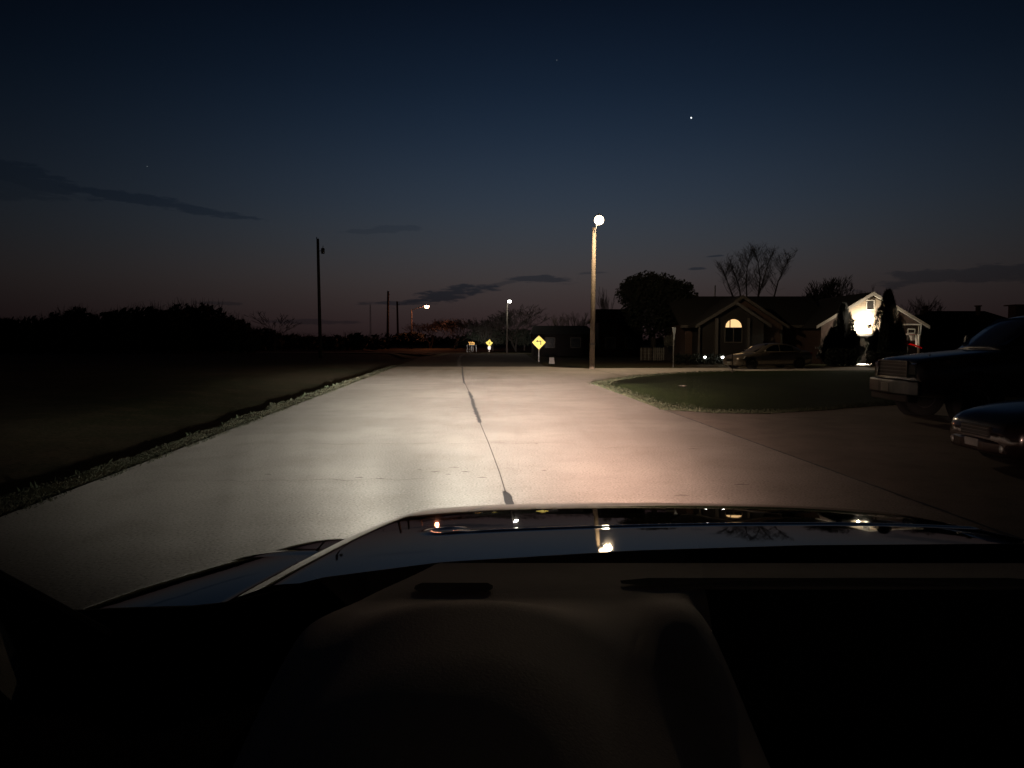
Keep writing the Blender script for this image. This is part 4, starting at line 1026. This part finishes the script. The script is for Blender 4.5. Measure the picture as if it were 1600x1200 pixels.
def build_car(loc, rz, label, m, L=4.6, W=1.8, kind='sedan', scale=1.0, name='parked_car', cat='car'):
    t = thing(name, loc, label, cat, rz=rz); h = W / 2; f = L / 2
    ro = 1.43
    body = [sec_ring(f, h * .60, .30, .52, crown=.01, rnd=.06), sec_ring(f - .05, h * .80, .22, .62, crown=.01), sec_ring(f - .22, h * .92, .19, .72), sec_ring(f - .6, h * .985, .18, .81), sec_ring(f - 1.0, h, .18, .87), sec_ring(f - 1.4, h, .18, .93, crown=.02), sec_ring(0, h, .18, .95, crown=.01), sec_ring(-f + 1.3, h, .18, .98, crown=.02), sec_ring(-f + .6, h * .98, .20, 1.0), sec_ring(-f + .12, h * .92, .26, .96), sec_ring(-f, h * .80, .34, .84, crown=0)]
    MB().loft(smooth_secs(body, 4)).build('body', m, t, True)
    cab = [cab_ring(f - 1.12, h * .82, h * .74, .88, .93), cab_ring(f - 1.5, h * .90, h * .72, .90, 1.13), cab_ring(f - 1.95, h * .93, h * .71, .92, 1.34), cab_ring(f - 2.4, h * .94, h * .72, .93, ro), cab_ring(f - 3.0, h * .94, h * .72, .94, ro + .01), cab_ring(f - 3.6, h * .93, h * .70, .95, ro - .09), cab_ring(f - 4.05, h * .90, h * .70, .96, 1.17), cab_ring(f - 4.35, h * .84, h * .74, .96, 1.0)]
    MB().loft(smooth_secs(cab, 4)).build('cab', m, t, True)
    MB().add([(f - 1.20, -h * .70, .975), (f - 1.20, h * .70, .975), (f - 2.08, h * .62, 1.40), (f - 2.08, -h * .62, 1.40), (f - 1.24, -h * .7, .95), (f - 1.24, h * .7, .95), (f - 2.1, h * .62, 1.375), (f - 2.1, -h * .62, 1.375)], [(0, 1, 2, 3), (7, 6, 5, 4), (0, 4, 5, 1), (1, 5, 6, 2), (2, 6, 7, 3), (3, 7, 4, 0)]).build('windshield', 'car_glass', t)
    for s in (-1, 1):
        yl = lambda z: h * (.955 - .26 * (z - .98) / .45 * .62)
        for pts in ([(f - 1.62, 1.0), (f - 2.05, 1.25), (f - 2.3, 1.33), (f - 2.62, 1.35), (f - 2.62, 1.0)], [(f - 2.70, 1.0), (f - 2.70, 1.35), (f - 3.1, 1.34), (f - 3.5, 1.27), (f - 3.62, 1.0)]):
            side_poly(t, 'side_window', 'car_glass', pts, [yl(z) + .012 for _, z in pts], s)
        for xs in (f - 1.5, f - 2.66, f - 3.66):
            side_poly(t, 'door_seam', 'black_plastic', [(xs, .35), (xs + .012, .35), (xs + .012, .88), (xs, .88)], [h + .003] * 4, s)
        for xs in (f - 2.5, f - 3.5): MB().box(xs - .09, xs + .09, s * (h - .01) - .012, s * (h - .01) + .022, .80, .825).build('door_handle', m, t)
        mr = MB(); mr.lathe([(.001, -.05), (.07, -.04), (.085, 0), (.07, .04), (.001, .05)], (0, 0, 0), 10, 'x'); o = mr.build('mirror', m, t, True); o.location = (f - 1.65, s * (h + .08), 1.0)
        for xw in (f - .86, -f + .95):
            sg = 1 if s > 0 else -1
            MB().lathe([(.001, 0), (.365, 0), (.38, sg * .004), (.38, sg * .01)], (xw, s * (h - .004), .33), 26, 'y').build('wheel_arch', 'black_plastic', t)
            wheel(t, xw, s * (h - .09), .32, .2, s)
        hl = MB(); hl.loft([[(f - .10, s * h * .52, .52), (f - .12, s * h * .52, .66), (f - .52, s * h * .93, .74), (f - .40, s * h * .95, .60)], [(f - .02, s * h * .50, .50), (f - .09, s * h * .50, .645), (f - .50, s * h * .985, .745), (f - .34, s * h * .985, .60)]])
        hl.build('headlight', 'lens', t)
        MB().lathe([(.001, .01), (.05, 0), (.05, -.04)], (f + .0, s * h * .62, .32), 10, 'x').build('fog_lamp', 'lens', t)
        MB().box(-f + .02, -f + .22, s * h * .78 - .08, s * h * .78 + .1, .72, .92).build('taillight', 'tail', t, bevel=.02)
    g = MB(); g.box(f - .03, f + .012, -h * .36, h * .36, .44, .58); g.build('grille', 'black_plastic', t)
    g = MB()
    for k in range(3): g.box(f + .013, f + .025, -h * .35, h * .35, .455 + k * .045, .467 + k * .045)
    g.build('grille_bars', 'chrome', t)
    bp = [(f - .30, -h * .97), (f - .02, -h * .72), (f + .05, -h * .3), (f + .05, h * .3), (f - .02, h * .72), (f - .30, h * .97)]
    b = MB(); inner = [(x - .12, y * .95) for x, y in bp]; b.prism(bp + inner[::-1], .17, 'z', .235); b.build('bumper', m, t, bevel=.03)
    MB().box(f + .05, f + .058, -.15, .15, .30, .40).build('licence_plate', 'plate', t)
    t.scale = (scale,) * 3
    return t
build_car((8.10, 9.6, 0), R(180 - 2), 'dark car nose at the right picture edge before the pickup', 'sedan', L=4.8, W=1.85, scale=.93)
q = gp(1214, 577.5)
build_car((q.x + .1, 44.2, 0), R(180 + 16), 'champagne silver car parked before the brick house', 'silver', L=4.9, W=1.85, scale=1.0)

# ------------------------------------------------------------------ the car we sit in
XC = .33
OWN = thing('own_car', (XC, 0, 0), 'glossy black hood and dark dashboard of the car the picture is taken from', 'car')
def hs(Y): return .655 - .16 * (Y - 1.12)                     # half width of the hood at Y
def slope(Y):
    if Y < 1.2: return .05
    if Y < 1.7: return .05 + .06 * (Y - 1.2) / .5
    if Y < 2.02: return .11 + .11 * ((Y - 1.7) / .32)
    return .22 + 9 * (Y - 2.02) ** 1.3
_tab = []; z = 1.262; y = .9
z = 1.262 + .05 * .3
while y < 2.4: _tab.append((y, z)); z -= slope(y) * .002; y += .002
def zc_(Y):
    i = (Y - .9) / .002; i = max(0, min(len(_tab) - 2, i)); k = int(i); f = i - k
    return _tab[k][1] * (1 - f) + _tab[k + 1][1] * f
def shoulder(d):
    if d <= 0: return 0
    z_ = 0; n_ = 24; st = d / n_
    for i in range(n_):
        t_ = (i + .5) * st; z_ += st * (.27 * sm(t_, 0, .03) + .12 * sm(t_, .03, .12))
    return z_
HW_ = .125
def hood_z(X, Y):
    q = abs(X); Ye = Y + .45 * max(0, q - .30) ** 2 + .0
    zz = zc_(Ye) - .036 * q * q
    h = hs(Y)
    zz -= shoulder(q - h)
    # character crease across the hood
    xr = X + XC - 0; Yc = 1.415 + .11 * (xr + .12)
    if xr > -.14: zz += .0030 * math.exp(-((Y - Yc) / .011) ** 2) * sm(xr, -.14, -.05)
    dx, dy = xr + .125, Y - 1.445
    r = math.hypot(dx, dy)
    if xr < -.09: zz += .0028 * math.exp(-((r - .032) / .010) ** 2)
    return zz
rows = []; NY, NX = 230, 170
for i in range(NY + 1):
    Y = 1.09 + 1.035 * i / NY; h = hs(Y) + HW_; r = []
    for k in range(NX + 1):
        u = -1 + 2 * k / NX; X = u * h
        r.append((X, Y, hood_z(X, Y)))
    rows.append(r)
def car_paint():
    m, T, b = bsdf('black_car_paint'); b.inputs['Base Color'].default_value = (.15, .145, .142, 1); b.inputs['Metallic'].default_value = 1.0; b.inputs['Roughness'].default_value = .035
    tc = T.n('ShaderNodeTexCoord'); n = T.noise(tc.outputs['Object'], 5, 4); r = T.n('ShaderNodeMapRange'); T.link(n, r.inputs[0]); r.inputs[3].default_value = .015; r.inputs[4].default_value = .04
    T.link(r.outputs[0], b.inputs['Roughness'])
    bp = T.n('ShaderNodeBump'); bp.inputs['Strength'].default_value = .04; bp.inputs['Distance'].default_value = .002; T.link(T.noise(tc.outputs['Object'], 9, 3), bp.inputs['Height']); T.link(bp.outputs[0], b.inputs['Normal'])
    return m
M['paint'] = car_paint()
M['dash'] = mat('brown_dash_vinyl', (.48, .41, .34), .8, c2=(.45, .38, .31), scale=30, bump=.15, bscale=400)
M['dash_shade_trim'] = mat('dash_shade_and_trim', (.008, .007, .006), .8, scale=30, bump=.15, bscale=300)  # dash vinyl with recess shade put into its colour; reused for dark trim
hood = MB().grid(rows).build('hood', 'paint', OWN, True)
b = MB(); fr_ = rows[-1]; b.grid([fr_, [(x * .99, y + .02, z - .10) for x, y, z in fr_], [(x * .97, y + .0, z - .30) for x, y, z in fr_]]); b.build('grille', 'black_plastic', OWN)
def fend(Y):  # outer edge distance from the centre line
    P = [(.6, 1.04), (1.0, 1.035), (1.19, 1.024), (1.32, .99), (1.47, .94), (1.72, .85), (1.82, .80), (2.2, .6)]
    for i in range(len(P) - 1):
        if P[i][0] <= Y <= P[i + 1][0]: f = (Y - P[i][0]) / (P[i + 1][0] - P[i][0]); return P[i][1] * (1 - f) + P[i + 1][1] * f
    return P[-1][1]
for s in (-1, 1):
    rows = []
    for i in range(81):
        Y = .75 + 1.43 * i / 80; a = hs(max(Y, 1.0)) + HW_ + .006; e = max(fend(Y), a + .03)
        zt = hood_z(a - .006, max(Y, .9)) - .006
        drop = 3 * max(0, Y - 1.70) ** 2 ; r = []
        for k in range(25):
            u = k / 24; X = a + (e - a) * min(1, u / .72) ** .9
            if u <= .72: zz = zt - .022 * (u / .72) ** 2.4
            else:
                an = (u - .72) / .28; X = e + .05 * math.sin(an * 1.57) ** .8; zz = zt - .022 - .55 * an ** 1.6
            r.append((s * X, Y, zz - drop))
        rows.append(r if s > 0 else r[::-1])
    MB().grid(rows).build('fender', 'paint', OWN, True)
# cowl and wiper zone, front face, headlamps
def interp(P, x):
    if x <= P[0][0]: return P[0][1]
    for (a, b), (c, d) in zip(P, P[1:]):
        if x <= c: return b + (d - b) * (x - a) / (c - a)
    return P[-1][1]
COWL = [(-.62, .90), (-.45, .92), (-.32, .93), (-.25, 1.0), (-.10, 1.07), (.18, 1.13), (.45, 1.16), (.80, 1.17), (1.1, 1.12)]
r1, r2, r3, r4 = [], [], [], []
for k in range(61):
    x = -.60 + 1.75 * k / 60; yy = interp(COWL, x); zc1 = 1.289 - .012 * sm(-x, .28, .40) 
    r1.append((x - XC, yy + .05, zc1 - .10)); r2.append((x - XC, yy + .008, zc1 - .004)); r3.append((x - XC, yy - .01, zc1)); r4.append((x - XC, yy - .14, zc1 - .05))
MB().grid([r1, r2, r3, r4]).build('cowl', 'matt_black', OWN, True)
for s in (-1, 1):
    fb = MB().box(s * .72 - .2, s * .72 + .2, 1.9, 2.2, .5, .98); fb.build('headlight', 'black_plastic', OWN, bevel=.04)
MB().box(-.9, .9, 1.7, 2.22, .3, .74).build('bumper', 'black_plastic', OWN, bevel=.05)
for o_ in (hl1, hl2): o_.parent = OWN; o_.location = (o_.location.x - XC, o_.location.y, o_.location.z)
# door sides, pillars, roof, rear
for s in (-1, 1):
    MB().box(s * 1.02 - .03, s * 1.02 + .03, -2.2, .78, .35, 1.15).build('door', 'paint', OWN, bevel=.02)
    B0 = Vector((s * .86, .90, 1.22)); T0 = Vector((s * .80, .12, 1.80))
    B0 = at(170, 1000, .86) - Vector((XC, 0, 0)); T0 = at(-620, 590, .45) - Vector((XC, 0, 0))
    B0.x *= -s; T0.x *= -s
    MB().tube([B0, T0], [.011, .011], 8).build('pillar', 'matt_black', OWN)
    tri = [at(-20, 925, .80), at(150, 1005, .86), at(230, 1300, .86), at(-300, 1300, .7), at(-300, 790, .6)]
    tri = [((p.x - XC) * -s, p.y, p.z) for p in tri]
    MB().add(tri + [(x - s * -.02, y - .01, z - .03) for x, y, z in tri], [(0, 1, 2, 3, 4), (9, 8, 7, 6, 5)]).build('pillar_trim', 'dash_shade_trim', OWN)
    MB().tube([(s * .95, -.6, 1.2), (s * .68, -.6, 1.8)], .05, 6).build('pillar', 'black_plastic', OWN)
MB().lathe([(.001, 1.786), (.05, 1.784), (.055, 1.789)], (-.1, -.25, 0), 14).build('added_fill_disc', emit('dim_fill_disc', (1, .8, .6), .5), OWN)  # unseen glowing disc, added to go with the fill light
lamp_light('dash_fill_light', (.10, -.22, 1.74), .10, (1, .80, .58), .04, OWN)  # fill light added behind the camera to brighten the dash
MB().box(-.70, .70, -2.1, .14, 1.79, 1.83).build('roof', 'dash_shade_trim', OWN, bevel=.01)
MB().box(-.9, .9, -2.2, -2.1, .4, 1.8).build('tailgate', 'dash_shade_trim', OWN)
def glass_mat():
    m = bpy.data.materials.new('windshield_glass'); m.use_nodes = True; T = NT(m.node_tree); m.node_tree.nodes.clear()
    tr = T.n('ShaderNodeBsdfTransparent'); tr.inputs[0].default_value = (.93, .95, .94, 1); gl = T.n('ShaderNodeBsdfGlossy'); gl.inputs['Roughness'].default_value = .02
    f = T.n('ShaderNodeFresnel'); f.inputs[0].default_value = 1.13; mx = T.n('ShaderNodeMixShader'); o = T.n('ShaderNodeOutputMaterial')
    T.link(f.outputs[0], mx.inputs[0]); T.link(tr.outputs[0], mx.inputs[1]); T.link(gl.outputs[0], mx.inputs[2]); T.link(mx.outputs[0], o.inputs[0]); return m
M['windshield'] = glass_mat()
rows = []
for i in range(13):
    v = i / 12; r = []
    for k in range(21):
        u = -1 + 2 * k / 20; r.append((u * (.85 * (1 - v) + .65 * v), .99 - .86 * v - .16 * u * u * (1 - .3 * v), 1.235 + .565 * v))
    rows.append(r)
MB().grid(rows).build('windshield', 'windshield', OWN, True)
# dashboard as a height field
def dash_z(x, Y):                      # x in world
    z = 1.322 - .004 * sm(Y, .82, .95)
    m = math.exp(-abs((x + .035) / (.140)) ** 2.8)
    z += .050 * m * (1 - sm(Y, .64, .82)) * sm(Y, .25, .55)
    z += .022 * math.exp(-((x - .165) / .028) ** 2) * (1 - sm(Y, .70, .84))
    z -= .05 * (1 - sm(Y, .50, .78)) * (1 - m)
    z -= .16 * sm(-x + .45 * max(0, Y - .74), .19, .30)
    z -= .13 * sm(x, .185, .25) * (1 - sm(Y, .78, .845))
    return z
def dgrid(x0, x1, y0, y1, nx, ny):
    return MB().grid([[(x0 + (x1 - x0) * k / nx - XC, y0 + (y1 - y0) * i / ny, dash_z(x0 + (x1 - x0) * k / nx, y0 + (y1 - y0) * i / ny)) for k in range(nx + 1)] for i in range(ny + 1)])
MB().box(-.92, -.40, .25, .86, 1.15, 1.245).build('dash_side_panel', 'matt_black', OWN, bevel=.02)  # black put in for the shade at the dash's lower left
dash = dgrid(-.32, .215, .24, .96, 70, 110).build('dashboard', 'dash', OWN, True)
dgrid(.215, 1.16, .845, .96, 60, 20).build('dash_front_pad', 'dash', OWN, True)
dgrid(.215, 1.16, .24, .845, 60, 60).build('passenger_panel', 'dash_shade_trim', OWN, True)  # same vinyl as the dash, coloured near-black for the shade here
dash_skirt = MB().box(-.9, .85, .30, .93, .9, 1.10).build('dash_body', 'dash_shade_trim', OWN)

def slot(px0, py0, px1, py1, Y, th, nm='defroster_vent'):
    a, b = at(px0, py0, Y), at(px1, py1, Y)
    m_ = MB(); n = 14; L0, L1, H0 = [], [], []
    for k in range(n + 1):
        x = a.x + (b.x - a.x) * k / n; e = min(1, k / 1.0, (n - k) / 1.0); hw = th * (.35 + .65 * e)
        L0.append((x - XC, Y - hw, dash_z(x, Y - hw) + .003)); L1.append((x - XC, Y + hw, dash_z(x, Y + hw) + .003))
    m_.grid([L0, L1]); return m_.build(nm, 'matt_black', OWN)
slot(648, 918, 770, 914, .845, .017)
slot(970, 915, 1640, 915, .865, .018)

# ------------------------------------------------------------------ planet and stars
def star(px, py, r, m, label):
    D = 5000; p = at(px, py, D); o = MB().lathe([(.001, -r), (r * .7, -r * .7), (r, 0), (r * .7, r * .7), (.001, r)], n=8).build('star', m); o.location = p
    return tag(o, label, 'star', 'points of light in the sky')
star(1080, 184, 5.0, 'star', 'bright planet high in the sky right of the street lamp')
star(230, 260, 3.2, 'star_f', 'faint star above the dark cloud at the left')
star(870, 94, 3, 'star_f', 'faint star near the top middle of the sky')
